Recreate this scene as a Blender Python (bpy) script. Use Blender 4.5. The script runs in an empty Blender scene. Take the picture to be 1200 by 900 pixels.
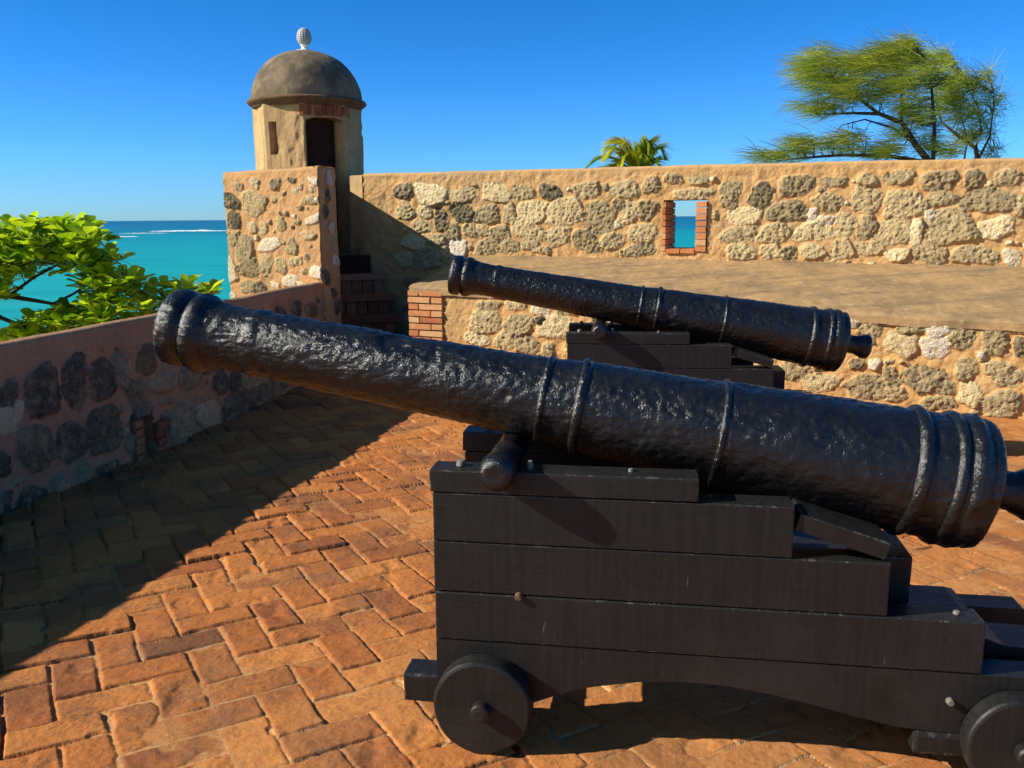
import bpy, bmesh, math, random
import numpy as np
from mathutils import Vector, Matrix
random.seed(7)
RNG = np.random.default_rng(11)
SC = bpy.context.scene
COL = SC.collection
R = math.radians

# rubble stones: distance along the wall, height, half length, half height, paleness
STONES_PARAPET = [(0.573,1.915,0.126,0.079,0.27),(0.916,1.873,0.193,0.103,0.8),(1.334,1.866,0.147,0.077,0.45),(1.758,1.883,0.142,0.104,0.62),(2.092,1.877,0.113,0.079,0.4),(0.575,1.686,0.102,0.097,0.45),(0.844,1.683,0.086,0.067,0.55),(1.068,1.573,0.084,0.137,0.12),(0.782,1.516,0.115,0.08,0.5),(1.33,1.654,0.124,0.098,0.12),(1.639,1.635,0.135,0.093,0.3),(1.924,1.664,0.066,0.12,0.45),(2.195,1.654,0.16,0.111,0.62),(1.205,1.448,0.084,0.091,0.3),(1.427,1.456,0.083,0.066,0.45),(1.591,1.456,0.063,0.057,0.45),(1.815,1.415,0.125,0.089,0.35),(2.15,1.447,0.183,0.104,0.57),(0.986,1.348,0.104,0.059,0.45),(1.265,1.224,0.102,0.117,0.95),(1.67,1.276,0.154,0.09,0.45),(1.921,1.277,0.115,0.073,0.45),(2.184,1.294,0.096,0.048,0.35),(0.67,1.322,0.145,0.085,0.62),(0.545,1.1,0.088,0.086,0.62),(0.827,1.12,0.144,0.127,0.45),(1.03,1.206,0.076,0.093,0.45),(2.426,1.871,0.123,0.082,0.12),(2.834,1.887,0.135,0.092,0.35),(3.054,1.914,0.04,0.038,0.32),(3.262,1.887,0.151,0.083,0.4),(3.56,1.934,0.085,0.082,0.35),(3.804,1.995,0.099,0.052,0.35),(2.595,1.642,0.197,0.141,0.62),(3.009,1.592,0.155,0.147,0.33),(3.209,1.728,0.064,0.061,0.27),(3.33,1.636,0.087,0.137,0.45),(3.527,1.649,0.098,0.102,0.35),(2.494,1.375,0.136,0.103,0.5),(2.847,1.344,0.153,0.102,0.3),(3.142,1.337,0.122,0.081,0.54),(3.476,1.421,0.142,0.084,0.45),(3.204,1.514,0.036,0.046,0.95),(3.448,1.253,0.151,0.069,0.35),(2.288,1.246,0.13,0.04,0.55),(4.076,1.967,0.097,0.047,0.35),(4.035,1.828,0.187,0.053,0.52),(4.412,1.815,0.091,0.12,0.4),(4.721,1.81,0.099,0.122,0.12),(5.067,1.896,0.159,0.091,0.3),(5.411,1.923,0.114,0.042,0.35),(4.558,1.595,0.159,0.08,0.62),(5.375,1.729,0.128,0.091,0.45),(5.037,1.649,0.16,0.092,0.35),(4.843,1.622,0.064,0.065,0.25),(5.239,1.611,0.038,0.064,0.95),(5.379,1.54,0.068,0.046,0.95),(4.515,1.398,0.175,0.081,0.45),(4.887,1.42,0.141,0.087,0.52),(5.234,1.441,0.178,0.092,0.62),(5.549,1.504,0.093,0.105,0.52),(4.265,1.612,0.037,0.044,0.45),(4.544,1.229,0.138,0.074,0.52),(4.846,1.231,0.1,0.073,0.57),(5.016,1.218,0.084,0.065,0.35),(5.258,1.234,0.11,0.072,0.55),(5.536,1.257,0.094,0.099,0.47),(5.733,1.944,0.085,0.048,0.35),(6.003,1.951,0.121,0.061,0.33),(6.381,1.915,0.148,0.086,0.35),(6.672,1.929,0.072,0.072,0.3),(6.956,1.935,0.1,0.071,0.4),(5.719,1.752,0.131,0.117,0.5),(6.097,1.692,0.178,0.129,0.45),(6.418,1.742,0.111,0.07,0.4),(6.795,1.736,0.209,0.099,0.3),(5.749,1.475,0.072,0.115,0.35),(5.999,1.433,0.142,0.131,0.45),(6.203,1.433,0.054,0.109,0.85),(6.318,1.588,0.044,0.051,0.95),(6.487,1.486,0.191,0.141,0.35),(6.888,1.471,0.137,0.093,0.72),(5.8,1.28,0.118,0.066,0.55),(6.04,1.205,0.097,0.056,0.62),(6.331,1.234,0.145,0.086,0.45),(6.74,1.21,0.188,0.077,0.45),(7.053,1.193,0.071,0.073,0.95),(7.066,1.667,0.041,0.085,0.45)]
STONES_PLATFORM = [(4.485,0.663,0.091,0.072,0.45),(4.731,0.541,0.113,0.102,0.62),(5.009,0.678,0.09,0.052,0.95),(4.996,0.529,0.094,0.083,0.95),(5.176,0.625,0.084,0.095,0.35),(5.421,0.595,0.078,0.106,0.27),(5.593,0.57,0.044,0.068,0.22),(5.34,0.478,0.03,0.039,0.95),(5.234,0.367,0.069,0.083,0.45),(4.943,0.268,0.175,0.098,0.32),(4.676,0.259,0.057,0.081,0.35),(5.501,0.342,0.134,0.081,0.45),(5.281,0.16,0.084,0.088,0.52),(5.491,0.107,0.12,0.1,0.35),(5.037,0.069,0.126,0.054,0.35),(4.491,0.163,0.168,0.092,0.35),(4.545,0.359,0.042,0.045,0.95),(4.403,0.359,0.059,0.046,0.12),(3.893,0.261,0.134,0.075,0.45),(4.12,0.173,0.131,0.065,0.45),(0.882,0.572,0.153,0.115,0.52),(1.255,0.545,0.155,0.092,0.35),(1.681,0.55,0.164,0.118,0.62),(0.792,0.394,0.13,0.066,0.62),(1.097,0.38,0.095,0.086,0.52),(1.347,0.365,0.124,0.085,0.45),(1.57,0.334,0.061,0.056,0.45),(1.486,0.597,0.046,0.042,0.12)]
STONES_BUTTRESS = [(0.48,1.972,0.059,0.051,0.62),(0.772,1.964,0.065,0.051,0.12),(0.238,1.946,0.061,0.042,0.45),(1.002,1.998,0.056,0.025,0.12),(1.344,1.975,0.094,0.034,0.95),(0.101,1.802,0.116,0.074,0.12),(0.463,1.765,0.171,0.114,0.52),(0.129,1.599,0.093,0.085,0.12),(1.223,1.794,0.082,0.04,0.45),(1.346,1.798,0.054,0.022,0.95),(1.306,1.603,0.109,0.04,0.95),(0.893,1.86,0.031,0.022,0.45),(0.396,1.514,0.06,0.053,0.62),(0.559,1.503,0.052,0.052,0.62),(0.826,1.554,0.065,0.072,0.45),(0.078,1.396,0.07,0.07,0.45),(0.255,1.3,0.123,0.118,0.45),(0.634,1.336,0.148,0.063,0.95),(0.967,1.328,0.071,0.072,0.45),(1.199,1.432,0.097,0.041,0.62),(0.015,1.058,0.079,0.132,0.85),(0.298,1.086,0.138,0.086,0.32),(0.574,1.135,0.089,0.085,0.52),(0.792,1.107,0.073,0.074,0.45),(1.013,1.174,0.085,0.041,0.72),(0.911,0.963,0.094,0.058,0.95),(1.299,1.067,0.083,0.061,0.95),(0.688,0.904,0.067,0.032,0.95),(0.265,0.89,0.093,0.065,0.45),(0.018,0.761,0.064,0.044,0.95)]
STONES_LOW_WALL = [(7.914,0.613,0.116,0.137,0.12),(8.183,0.629,0.097,0.154,0.12),(8.452,0.604,0.109,0.127,0.12),(8.63,0.609,0.062,0.119,0.45),(8.907,0.651,0.09,0.099,0.12),(8.761,0.45,0.095,0.079,0.22),(9.071,0.455,0.139,0.064,0.45),(9.42,0.432,0.148,0.081,0.35),(7.68,0.658,0.064,0.07,0.12),(7.659,0.518,0.076,0.08,0.75),(7.83,0.296,0.128,0.116,0.27),(8.133,0.264,0.135,0.1,0.12),(8.424,0.276,0.133,0.134,0.12),(7.559,0.272,0.037,0.07,0.12),(7.749,0.013,0.094,0.073,0.12),(7.977,0.021,0.058,0.065,0.45),(8.196,0.05,0.061,0.068,0.45),(7.562,0.041,0.036,0.061,0.12),(9.253,0.109,0.164,0.153,0.45),(9.641,0.106,0.161,0.098,0.62),(9.844,0.327,0.115,0.086,0.12),(10.05,0.077,0.183,0.104,0.12),(10.4,0.257,0.2,0.077,0.45),(9.672,-0.076,0.22,0.056,0.32),(10.308,0.07,0.195,0.092,0.12),(10.695,0.089,0.18,0.096,0.35),(8.409,0.014,0.1,0.041,0.12)]
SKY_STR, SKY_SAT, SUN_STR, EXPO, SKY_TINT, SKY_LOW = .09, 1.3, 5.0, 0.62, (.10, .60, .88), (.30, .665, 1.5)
# ------------------------------------------------------------------ noise
def _hash(ix, iy, iz, seed):
    n = (ix.astype(np.int64) * 374761393 + iy.astype(np.int64) * 668265263 + iz.astype(np.int64) * 2147483647 + seed * 974711) & 0xFFFFFFFF
    n = ((n ^ (n >> 13)) * 1274126177) & 0xFFFFFFFF
    n = ((n ^ (n >> 15)) * 2246822519) & 0xFFFFFFFF
    return ((n ^ (n >> 16)) & 0xFFFFFF).astype(np.float64) / 0xFFFFFF

def vnoise(x, y, z=None, seed=0):
    fx, fy = np.floor(x), np.floor(y)
    tx, ty = x - fx, y - fy
    tx = tx * tx * (3 - 2 * tx); ty = ty * ty * (3 - 2 * ty)
    if z is None:
        z0 = np.zeros_like(fx)
        a = _hash(fx, fy, z0, seed); b = _hash(fx + 1, fy, z0, seed)
        c = _hash(fx, fy + 1, z0, seed); d = _hash(fx + 1, fy + 1, z0, seed)
        return (a + (b - a) * tx) * (1 - ty) + (c + (d - c) * tx) * ty
    fz = np.floor(z); tz = z - fz; tz = tz * tz * (3 - 2 * tz)
    r = []
    for k in (0, 1):
        a = _hash(fx, fy, fz + k, seed); b = _hash(fx + 1, fy, fz + k, seed)
        c = _hash(fx, fy + 1, fz + k, seed); d = _hash(fx + 1, fy + 1, fz + k, seed)
        r.append((a + (b - a) * tx) * (1 - ty) + (c + (d - c) * tx) * ty)
    return r[0] * (1 - tz) + r[1] * tz

def fbm(x, y, z=None, octv=4, seed=0, gain=.5):
    s = 0; a = 1; t = 0
    for o in range(octv):
        f = 2.03 ** o
        s = s + a * vnoise(x * f + 17.3 * o, y * f - 9.1 * o, None if z is None else z * f + 5.7 * o, seed + o)
        t += a; a *= gain
    return s / t - .5

def sstep(a, b, x):
    t = np.clip((x - a) / (b - a), 0, 1)
    return t * t * (3 - 2 * t)

# ------------------------------------------------------------------ scene helpers
def tag(o, label=None, cat=None, group=None, kind=None):
    if label: o['label'] = label
    if cat: o['category'] = cat
    if group: o['group'] = group
    if kind: o['kind'] = kind
    return o

def empty(name, loc=(0, 0, 0), rz=0):
    o = bpy.data.objects.new(name, None)
    o.empty_display_size = .1
    o.location = loc; o.rotation_euler = (0, 0, rz)
    COL.objects.link(o)
    return o

def link(name, me, mat=None, parent=None):
    if mat is not None and not me.materials:
        me.materials.append(mat)
        if mat.name.startswith('black_painted_timber'): me.materials.append(M['wood_edge'])
    o = bpy.data.objects.new(name, me)
    COL.objects.link(o)
    if parent is not None: o.parent = parent
    return o

def npmesh(name, V, Fq, smooth=True, attrs=None):
    """quads (n x 4) or triangles (n x 3) from arrays"""
    me = bpy.data.meshes.new(name)
    V = np.ascontiguousarray(V, dtype=np.float32); Fq = np.ascontiguousarray(Fq, dtype=np.int32)
    k = Fq.shape[1]
    me.vertices.add(len(V)); me.vertices.foreach_set('co', V.ravel())
    me.loops.add(Fq.size); me.loops.foreach_set('vertex_index', Fq.ravel())
    me.polygons.add(len(Fq)); me.polygons.foreach_set('loop_start', np.arange(len(Fq), dtype=np.int32) * k)
    me.polygons.foreach_set('use_smooth', np.full(len(Fq), smooth, dtype=bool))
    if attrs:
        for nm, arr in attrs.items():
            at = me.attributes.new(nm, 'FLOAT', 'POINT')
            at.data.foreach_set('value', np.ascontiguousarray(arr, dtype=np.float32).ravel())
    me.update(calc_edges=True)
    return me

def slab(name, Pf, Pb, mask=None, attrs=None, smooth=True, mat=None, parent=None, back=True, flip=False):
    """closed block: front grid Pf, back grid Pb (nu x nv x 3), faces where mask is true, sides round every border"""
    nu, nv = Pf.shape[:2]
    if mask is None: mask = np.ones((nu - 1, nv - 1), bool)
    idx = np.arange(nu * nv).reshape(nu, nv)
    a, b, c, d = idx[:-1, :-1], idx[1:, :-1], idx[1:, 1:], idx[:-1, 1:]
    q = np.stack([a, b, c, d], -1)[mask]
    N = nu * nv
    V = [Pf.reshape(-1, 3)]; F = [q]
    A = {k: [v.ravel()] for k, v in (attrs or {}).items()}
    off = N
    Vb = Pb.reshape(-1, 3)
    if back:
        V.append(Vb); F.append(q[:, ::-1] + N); off += N
        for k in A: A[k].append(A[k][0])
    m = np.zeros((nu + 1, nv + 1), bool); m[1:-1, 1:-1] = mask
    e = []
    L = m[1:, 1:-1] != m[:-1, 1:-1]
    ii, jj = np.nonzero(L); e.append(np.stack([idx[ii, jj], idx[ii, jj + 1]], -1))
    L = m[1:-1, 1:] != m[1:-1, :-1]
    ii, jj = np.nonzero(L); e.append(np.stack([idx[ii, jj], idx[ii + 1, jj]], -1))
    e = np.concatenate(e)
    ev, inv = np.unique(e, return_inverse=True); inv = inv.reshape(e.shape)
    fv = Pf.reshape(-1, 3)[ev]; bv = Vb[ev]
    n = len(ev)
    mid = (fv * .5 + bv * .5)
    V += [fv, mid, bv]
    F.append(np.stack([inv[:, 0], inv[:, 1], inv[:, 1] + n, inv[:, 0] + n], -1) + off)
    F.append(np.stack([inv[:, 0] + n, inv[:, 1] + n, inv[:, 1] + 2 * n, inv[:, 0] + 2 * n], -1) + off)
    for k in A:
        z = A[k][0][ev] * 0
        A[k] += [A[k][0][ev], z, z]
    V = np.concatenate(V); F = np.concatenate(F)
    used, inv2 = np.unique(F, return_inverse=True)
    me = npmesh(name, V[used], inv2.reshape(F.shape), smooth, {k: np.concatenate(v)[used] for k, v in A.items()})
    return link(name, me, mat, parent)

def bm_box(bm, x0, x1, y0, y1, z0, z1, bev=.004, seg=2, jit=0.0, rot=None):
    g = bmesh.ops.create_cube(bm, size=1)
    vs = g['verts']
    c = Vector(((x0 + x1) / 2, (y0 + y1) / 2, (z0 + z1) / 2)); s = Vector((x1 - x0, y1 - y0, z1 - z0))
    for v in vs:
        v.co = Vector((v.co.x * s.x, v.co.y * s.y, v.co.z * s.z))
        if jit: v.co += Vector((random.uniform(-jit, jit), random.uniform(-jit, jit), random.uniform(-jit, jit)))
        if rot is not None: v.co = rot @ v.co
        v.co += c
    if bev:
        es = list({e for v in vs for e in v.link_edges})
        rb = bmesh.ops.bevel(bm, geom=es, offset=bev, segments=seg, affect='EDGES', profile=.6)
        for f in rb['faces']: f.material_index = 1

def bm_prism(bm, prof, y0, y1, bev=.004):
    a = [bm.verts.new((x, y0, z)) for x, z in prof]
    b = [bm.verts.new((x, y1, z)) for x, z in prof]
    n = len(prof)
    fs = [bm.faces.new(a), bm.faces.new(b[::-1])]
    for i in range(n):
        j = (i + 1) % n
        fs.append(bm.faces.new((a[j], a[i], b[i], b[j])))
    if bev:
        es = [e for e in {e for f in fs for e in f.edges} if len(e.link_faces) == 2 and e.calc_face_angle(0) > .5]
        rb = bmesh.ops.bevel(bm, geom=es, offset=bev, segments=2, affect='EDGES', profile=.6)
        for f in rb['faces']: f.material_index = 1

def bm_mesh(name, bm, smooth=False):
    bmesh.ops.recalc_face_normals(bm, faces=bm.faces[:])
    me = bpy.data.meshes.new(name); bm.to_mesh(me); bm.free()
    if smooth:
        for p in me.polygons: p.use_smooth = True
    return me

def lathe_pts(prof, nt=64, axis='Z'):
    """prof: list of (r, h)"""
    prof = np.array(prof, float)
    th = np.linspace(0, 2 * np.pi, nt, endpoint=False)
    r, h = prof[:, 0][:, None], prof[:, 1][:, None]
    P = np.stack([r * np.cos(th), r * np.sin(th), np.broadcast_to(h, (len(prof), nt))], -1)
    return P

def ring_faces(n, nt):
    i = np.arange(n - 1)[:, None] * nt; j = np.arange(nt)[None]; k = (j + 1) % nt
    return np.stack([i + j, i + k, i + nt + k, i + nt + j], -1).reshape(-1, 4)

def dense(prof, step):
    """resample a profile polyline with Catmull-free linear steps"""
    out = [prof[0]]
    for (a, b) in zip(prof[:-1], prof[1:]):
        n = max(1, int(math.hypot(b[0] - a[0], b[1] - a[1]) / step))
        for i in range(1, n + 1):
            t = i / n; out.append((a[0] + (b[0] - a[0]) * t, a[1] + (b[1] - a[1]) * t))
    return out

def tube(pts, rad, ns=8):
    """arrays for a tapered tube along pts"""
    P = [Vector(p) for p in pts]; V = []; F = []
    up = Vector((.13, .2, .97))
    for i, p in enumerate(P):
        d = (P[min(i + 1, len(P) - 1)] - P[max(i - 1, 0)]).normalized()
        x = d.cross(up)
        if x.length < .1: x = d.cross(Vector((1, 0, 0)))
        x.normalize(); y = d.cross(x).normalized()
        for k in range(ns):
            a = 2 * math.pi * k / ns
            V.append(p + (x * math.cos(a) + y * math.sin(a)) * rad[i])
    for i in range(len(P) - 1):
        for k in range(ns):
            l = (k + 1) % ns
            F.append((i * ns + k, i * ns + l, (i + 1) * ns + l, (i + 1) * ns + k))
    return V, F

class Acc:
    def __init__(s): s.V = []; s.F = []; s.A = []
    def add(s, V, F, a=None):
        o = len(s.V); s.V += [tuple(v) for v in V]; s.F += [tuple(i + o for i in f) for f in F]
        s.A += [a if a is not None else 0.0] * len(V)
    def obj(s, name, mat, parent=None, smooth=True, attr='tint'):
        me = npmesh(name, np.array(s.V), np.array(s.F), smooth, {attr: np.array(s.A)})
        return link(name, me, mat, parent)

# ------------------------------------------------------------------ materials
class NT:
    def __init__(s, name):
        s.m = bpy.data.materials.new(name); s.m.use_nodes = True
        s.t = s.m.node_tree; s.n = s.t.nodes
        s.b = s.n['Principled BSDF']; s.out = s.n['Material Output']
        s.co = s.n.new('ShaderNodeTexCoord')
        s.pos = s.co.outputs['Object']
    def L(s, a, b): s.t.links.new(a, b)
    def put(s, sock, v):
        if hasattr(v, 'is_output') or isinstance(v, bpy.types.NodeSocket): s.L(v, sock)
        else: sock.default_value = v
    def map(s, scale=(1, 1, 1), rot=(0, 0, 0), loc=(0, 0, 0), src=None):
        n = s.n.new('ShaderNodeMapping'); s.L(src or s.pos, n.inputs[0])
        n.inputs['Scale'].default_value = scale; n.inputs['Rotation'].default_value = rot; n.inputs['Location'].default_value = loc
        return n.outputs[0]
    def noise(s, scale, detail=4, rough=.55, vec=None, dist=0):
        n = s.n.new('ShaderNodeTexNoise'); s.L(vec or s.pos, n.inputs['Vector'])
        n.inputs['Scale'].default_value = scale; n.inputs['Detail'].default_value = detail
        n.inputs['Roughness'].default_value = rough; n.inputs['Distortion'].default_value = dist
        return n.outputs[0]
    def voro(s, scale, feature='F1', vec=None):
        n = s.n.new('ShaderNodeTexVoronoi'); n.feature = feature
        s.L(vec or s.pos, n.inputs['Vector']); n.inputs['Scale'].default_value = scale
        return n.outputs['Distance']
    def ramp(s, fac, stops, interp='LINEAR'):
        n = s.n.new('ShaderNodeValToRGB'); s.L(fac, n.inputs[0])
        cr = n.color_ramp; cr.interpolation = interp
        while len(cr.elements) < len(stops): cr.elements.new(.5)
        for e, (p, c) in zip(cr.elements, stops):
            e.position = p; e.color = (c, c, c, 1) if isinstance(c, (int, float)) else (*c, 1)
        return n.outputs[0]
    def mix(s, fac, a, b, mode='MIX'):
        n = s.n.new('ShaderNodeMix'); n.data_type = 'RGBA'; n.blend_type = mode
        s.put(n.inputs[0], fac)
        for sk, v in ((n.inputs[6], a), (n.inputs[7], b)):
            if isinstance(v, tuple): sk.default_value = (*v, 1) if len(v) == 3 else v
            else: s.L(v, sk)
        return n.outputs[2]
    def math(s, op, a, b=0.0, c=None, clamp=False):
        n = s.n.new('ShaderNodeMath'); n.operation = op; n.use_clamp = clamp
        s.put(n.inputs[0], a); s.put(n.inputs[1], b)
        if c is not None: s.put(n.inputs[2], c)
        return n.outputs[0]
    def attr(s, name):
        n = s.n.new('ShaderNodeAttribute'); n.attribute_name = name; return n.outputs['Fac']
    def bump(s, h, strength, dist, normal=None):
        n = s.n.new('ShaderNodeBump'); s.L(h, n.inputs['Height'])
        n.inputs['Strength'].default_value = strength; n.inputs['Distance'].default_value = dist
        if normal is not None: s.L(normal, n.inputs['Normal'])
        return n.outputs[0]
    def end(s, col=None, rough=None, normal=None, **kw):
        if col is not None: s.put(s.b.inputs['Base Color'], (*col, 1) if isinstance(col, tuple) else col)
        if rough is not None: s.put(s.b.inputs['Roughness'], rough)
        if normal is not None: s.L(normal, s.b.inputs['Normal'])
        for k, v in kw.items(): s.put(s.b.inputs[k.replace('_', ' ')], v)
        return s.m

def mat_rubble(name, m1, m2, stain, stone_gain=1.0, stain_pos=.62):
    t = NT(name)
    st, tone = t.attr('stone'), t.attr('tone')
    nl = t.noise(1.7, 5, .6); nm = t.noise(9, 5, .62); nf = t.noise(55, 4, .6)
    mort = t.mix(t.ramp(nm, [(.3, 0.0), (.72, 1.0)]), m1, m2)
    mort = t.mix(t.math('MULTIPLY', t.ramp(nl, [(stain_pos - .12, 0.0), (stain_pos + .08, 1.0)]), .55), mort, stain)
    mort = t.mix(t.math('MULTIPLY', t.ramp(nf, [(.55, 0.0), (.72, 1.0)]), .4), mort, (.62, .44, .24))
    mort = t.mix(t.math('MULTIPLY', t.ramp(t.noise(30, 6, .75), [(.34, 1.0), (.46, 0.0)]), .5), mort, (.24, .15, .08))
    k = t.math('ADD', tone, t.math('MULTIPLY', t.math('SUBTRACT', t.noise(14, 6, .7), .5), .75))
    g = stone_gain
    stone = t.ramp(k, [(0.0, (.05 * g, .043 * g, .032 * g)), (.3, (.18 * g, .142 * g, .078 * g)), (.55, (.33 * g, .255 * g, .132 * g)), (.8, (.45 * g, .36 * g, .21 * g)), (1.0, (.66, .58, .46))])
    pit = t.voro(75, vec=None); pit2 = t.noise(38, 5, .75)
    stone = t.mix(t.math('MULTIPLY', t.ramp(pit2, [(.33, 1.0), (.48, 0.0)]), t.math('SUBTRACT', .95, tone, clamp=True)), stone, (.05, .042, .03))
    stone = t.mix(t.math('MULTIPLY', t.ramp(t.noise(4.5, 5, .65), [(.52, 0.0), (.66, 1.0)]), .5), stone, (.52, .40, .22))
    edge = t.math('ADD', st, t.math('MULTIPLY', t.math('SUBTRACT', nf,   .5), 1.3))
    fac = t.ramp(edge, [(.38, 0.0), (.62, 1.0)])
    # smears of mortar over the stones
    sm = t.math('MULTIPLY', t.ramp(t.noise(21, 4, .6), [(.56, 0.0), (.7, .8)]), 1.0)
    fac = t.math('MULTIPLY', fac, t.math('SUBTRACT', 1.0, sm))
    col = t.mix(fac, mort, stone)
    h = t.math('ADD', t.math('MULTIPLY', t.math('ADD', pit2, t.math('MULTIPLY', pit, .6)), t.math('ADD', t.math('MULTIPLY', st, .8), .2)), t.math('MULTIPLY', nf, .35))
    h = t.math('ADD', h, t.math('MULTIPLY', t.noise(120, 4, .7), .45))
    nrm = t.bump(h, .95, .016)
    return t.end(col, .92, nrm, Specular_IOR_Level=.15)

def mat_plaster(name, c1, c2, stain, sc=1.0, amt=.8, lo=.45, hi=.68, streak=None):
    t = NT(name)
    a = t.noise(2.2 * sc, 6, .62); b = t.noise(11 * sc, 5, .65, dist=.4); c = t.noise(70, 4, .6)
    col = t.mix(t.ramp(b, [(.3, 0.0), (.7, 1.0)]), c1, c2)
    col = t.mix(t.math('MULTIPLY', t.ramp(a, [(lo, 0.0), (hi, 1.0)]), amt), col, stain)
    col = t.mix(t.math('MULTIPLY', t.ramp(c, [(.6, 0.0), (.75, 1.0)]), .3), col, (.1, .075, .045))
    if streak:
        st = t.noise(1.0, 5, .65, vec=t.map(streak[0], (0, 0, streak[1])))
        col = t.mix(t.math('MULTIPLY', t.ramp(st, [(.50, 0.0), (.66, 1.0)]), .7), col, stain)
        col = t.mix(t.math('MULTIPLY', t.ramp(t.noise(6 * sc, 6, .7), [(.60, 0.0), (.64, 1.0)]), .45), col, tuple(min(1, q * 1.25) for q in c1))
    h = t.math('ADD', t.math('MULTIPLY', b, .6), t.math('MULTIPLY', c, .4))
    return t.end(col, .9, t.bump(h, .8, .014), Specular_IOR_Level=.15)

def mat_brick(name, stops, mortar=(.42, .3, .18)):
    t = NT(name)
    ti = t.attr('tint')
    k = t.math('ADD', ti, t.math('MULTIPLY', t.math('SUBTRACT', t.noise(24, 5, .65), .5), .5))
    col = t.ramp(k, stops)
    sm = t.ramp(t.noise(16, 5, .6), [(.56, 0.0), (.72, 1.0)])
    col = t.mix(t.math('MULTIPLY', sm, .5), col, mortar)
    h = t.math('ADD', t.noise(45, 5, .7), t.math('MULTIPLY', t.noise(160, 3, .6), .3))
    return t.end(col, .9, t.bump(h, .6, .008), Specular_IOR_Level=.15)

def mat_paving():
    t = NT('worn_paving_brick')
    ti, jo, du = t.attr('tint'), t.attr('joint'), t.attr('dust')
    nf = t.noise(60, 5, .65); nm = t.noise(13, 5, .6); nl = t.noise(2.3, 4, .55)
    k = t.math('ADD', ti, t.math('MULTIPLY', t.math('SUBTRACT', nm, .5), .55))
    col = t.ramp(k, [(0.0, (.15, .058, .030)), (.25, (.32, .106, .034)), (.5, (.44, .157, .042)), (.75, (.50, .196, .055)), (1.0, (.57, .265, .09))])
    # dark worn crust
    col = t.mix(t.math('MULTIPLY', t.ramp(t.math('ADD', nl, t.math('MULTIPLY', t.math('SUBTRACT', nf, .5), .5)), [(.49, 0.0), (.60, 1.0)]), .6), col, (.17, .078, .04))
    # sandy dust
    dd = t.math('MULTIPLY', du, t.ramp(nf, [(.35, .3), (.65, 1.0)]))
    col = t.mix(t.math('MULTIPLY', dd, .85), col, (.52, .265, .10))
    jcol = t.mix(t.ramp(du, [(.15, 0.0), (.5, 1.0)]), (.05, .024, .014), (.60, .38, .18))
    jf = t.ramp(t.math('ADD', jo, t.math('MULTIPLY', t.math('SUBTRACT', nf, .5), .5)), [(.38, 0.0), (.62, 1.0)])
    col = t.mix(t.math('MULTIPLY', jf, .8), col, jcol)
    col = t.mix(t.math('MULTIPLY', t.ramp(t.noise(34, 6, .75), [(.36, 1.0), (.46, 0.0)]), .45), col, (.14, .06, .03))
    h = t.math('ADD', t.math('MULTIPLY', nm, .5), t.math('MULTIPLY', nf, .5))
    rough = t.ramp(nm, [(.3, .62), (.7, .88)])
    return t.end(col, rough, t.bump(t.math('ADD', h, t.math('MULTIPLY', t.noise(150, 4, .7), .4)), .65, .009), Specular_IOR_Level=.10)

def mat_iron():
    t = NT('black_painted_iron')
    a = t.noise(16, 5, .6); b = t.noise(75, 5, .6); c = t.noise(190, 3, .6)
    col = t.mix(t.ramp(a, [(.35, 0.0), (.7, 1.0)]), (.005, .0053, .006), (.011, .0115, .0125))
    # rust and dust rubbed into a few hollows
    col = t.mix(t.math('MULTIPLY', t.ramp(t.noise(7, 6, .7), [(.62, 0.0), (.74, 1.0)]), .12), col, (.06, .038, .022))
    rough = t.ramp(t.math('ADD', t.math('MULTIPLY', b, .6), t.math('MULTIPLY', a, .4)), [(.3, .15), (.7, .33)])
    h = t.math('ADD', t.math('MULTIPLY', a, .3), t.math('ADD', t.math('MULTIPLY', b, .55), t.math('MULTIPLY', c, .10)))
    h = t.math('ADD', h, t.math('MULTIPLY', t.math('ABSOLUTE', t.math('SUBTRACT', t.noise(120, 4, .6, dist=.6), .5)), -.8))
    return t.end(col, rough, t.bump(h, .5, .009), Specular_IOR_Level=.55)

def mat_wood():
    t = NT('black_painted_timber')
    gx = t.noise(9, 4, .6, vec=t.map((.6, 6, 14))); gv = t.noise(7, 3, .5, vec=t.map((9, 4, .5)))
    ch = t.noise(34, 5, .7)
    col = t.mix(t.ramp(gv, [(.35, 0.0), (.7, 1.0)]), (.0070, .0069, .0066), (.0135, .0129, .0121))
    col = t.mix(t.ramp(ch, [(.69, 0.0), (.74, .5)]), col, (.05, .043, .036))
    col = t.mix(t.math('MULTIPLY', t.ramp(t.noise(2.6, 5, .65), [(.48, 0.0), (.66, 1.0)]), .55), col, (.024, .022, .0198))
    # knocks, scratches and flaked paint
    sc = t.noise(1.0, 3, .5, vec=t.map((46, 46, 7), (.0, .7, .0)))
    col = t.mix(t.math('MULTIPLY', t.ramp(sc, [(.74, 0.0), (.77, 1.0)]), .6), col, (.10, .09, .08))
    rough = t.ramp(gx, [(.3, .4), (.7, .58)])
    h = t.math('ADD', t.math('MULTIPLY', t.ramp(ch, [(.64, 0.0), (.72, -1.0)]), .5), t.math('MULTIPLY', t.noise(5, 3, .5), .8))
    h = t.math('ADD', h, t.math('ADD', t.math('MULTIPLY', gx, .4), t.math('ADD', t.math('MULTIPLY', gv, .35), t.math('MULTIPLY', ch, .3))))
    return t.end(col, rough, t.bump(h, .4, .005), Specular_IOR_Level=.4)

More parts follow.
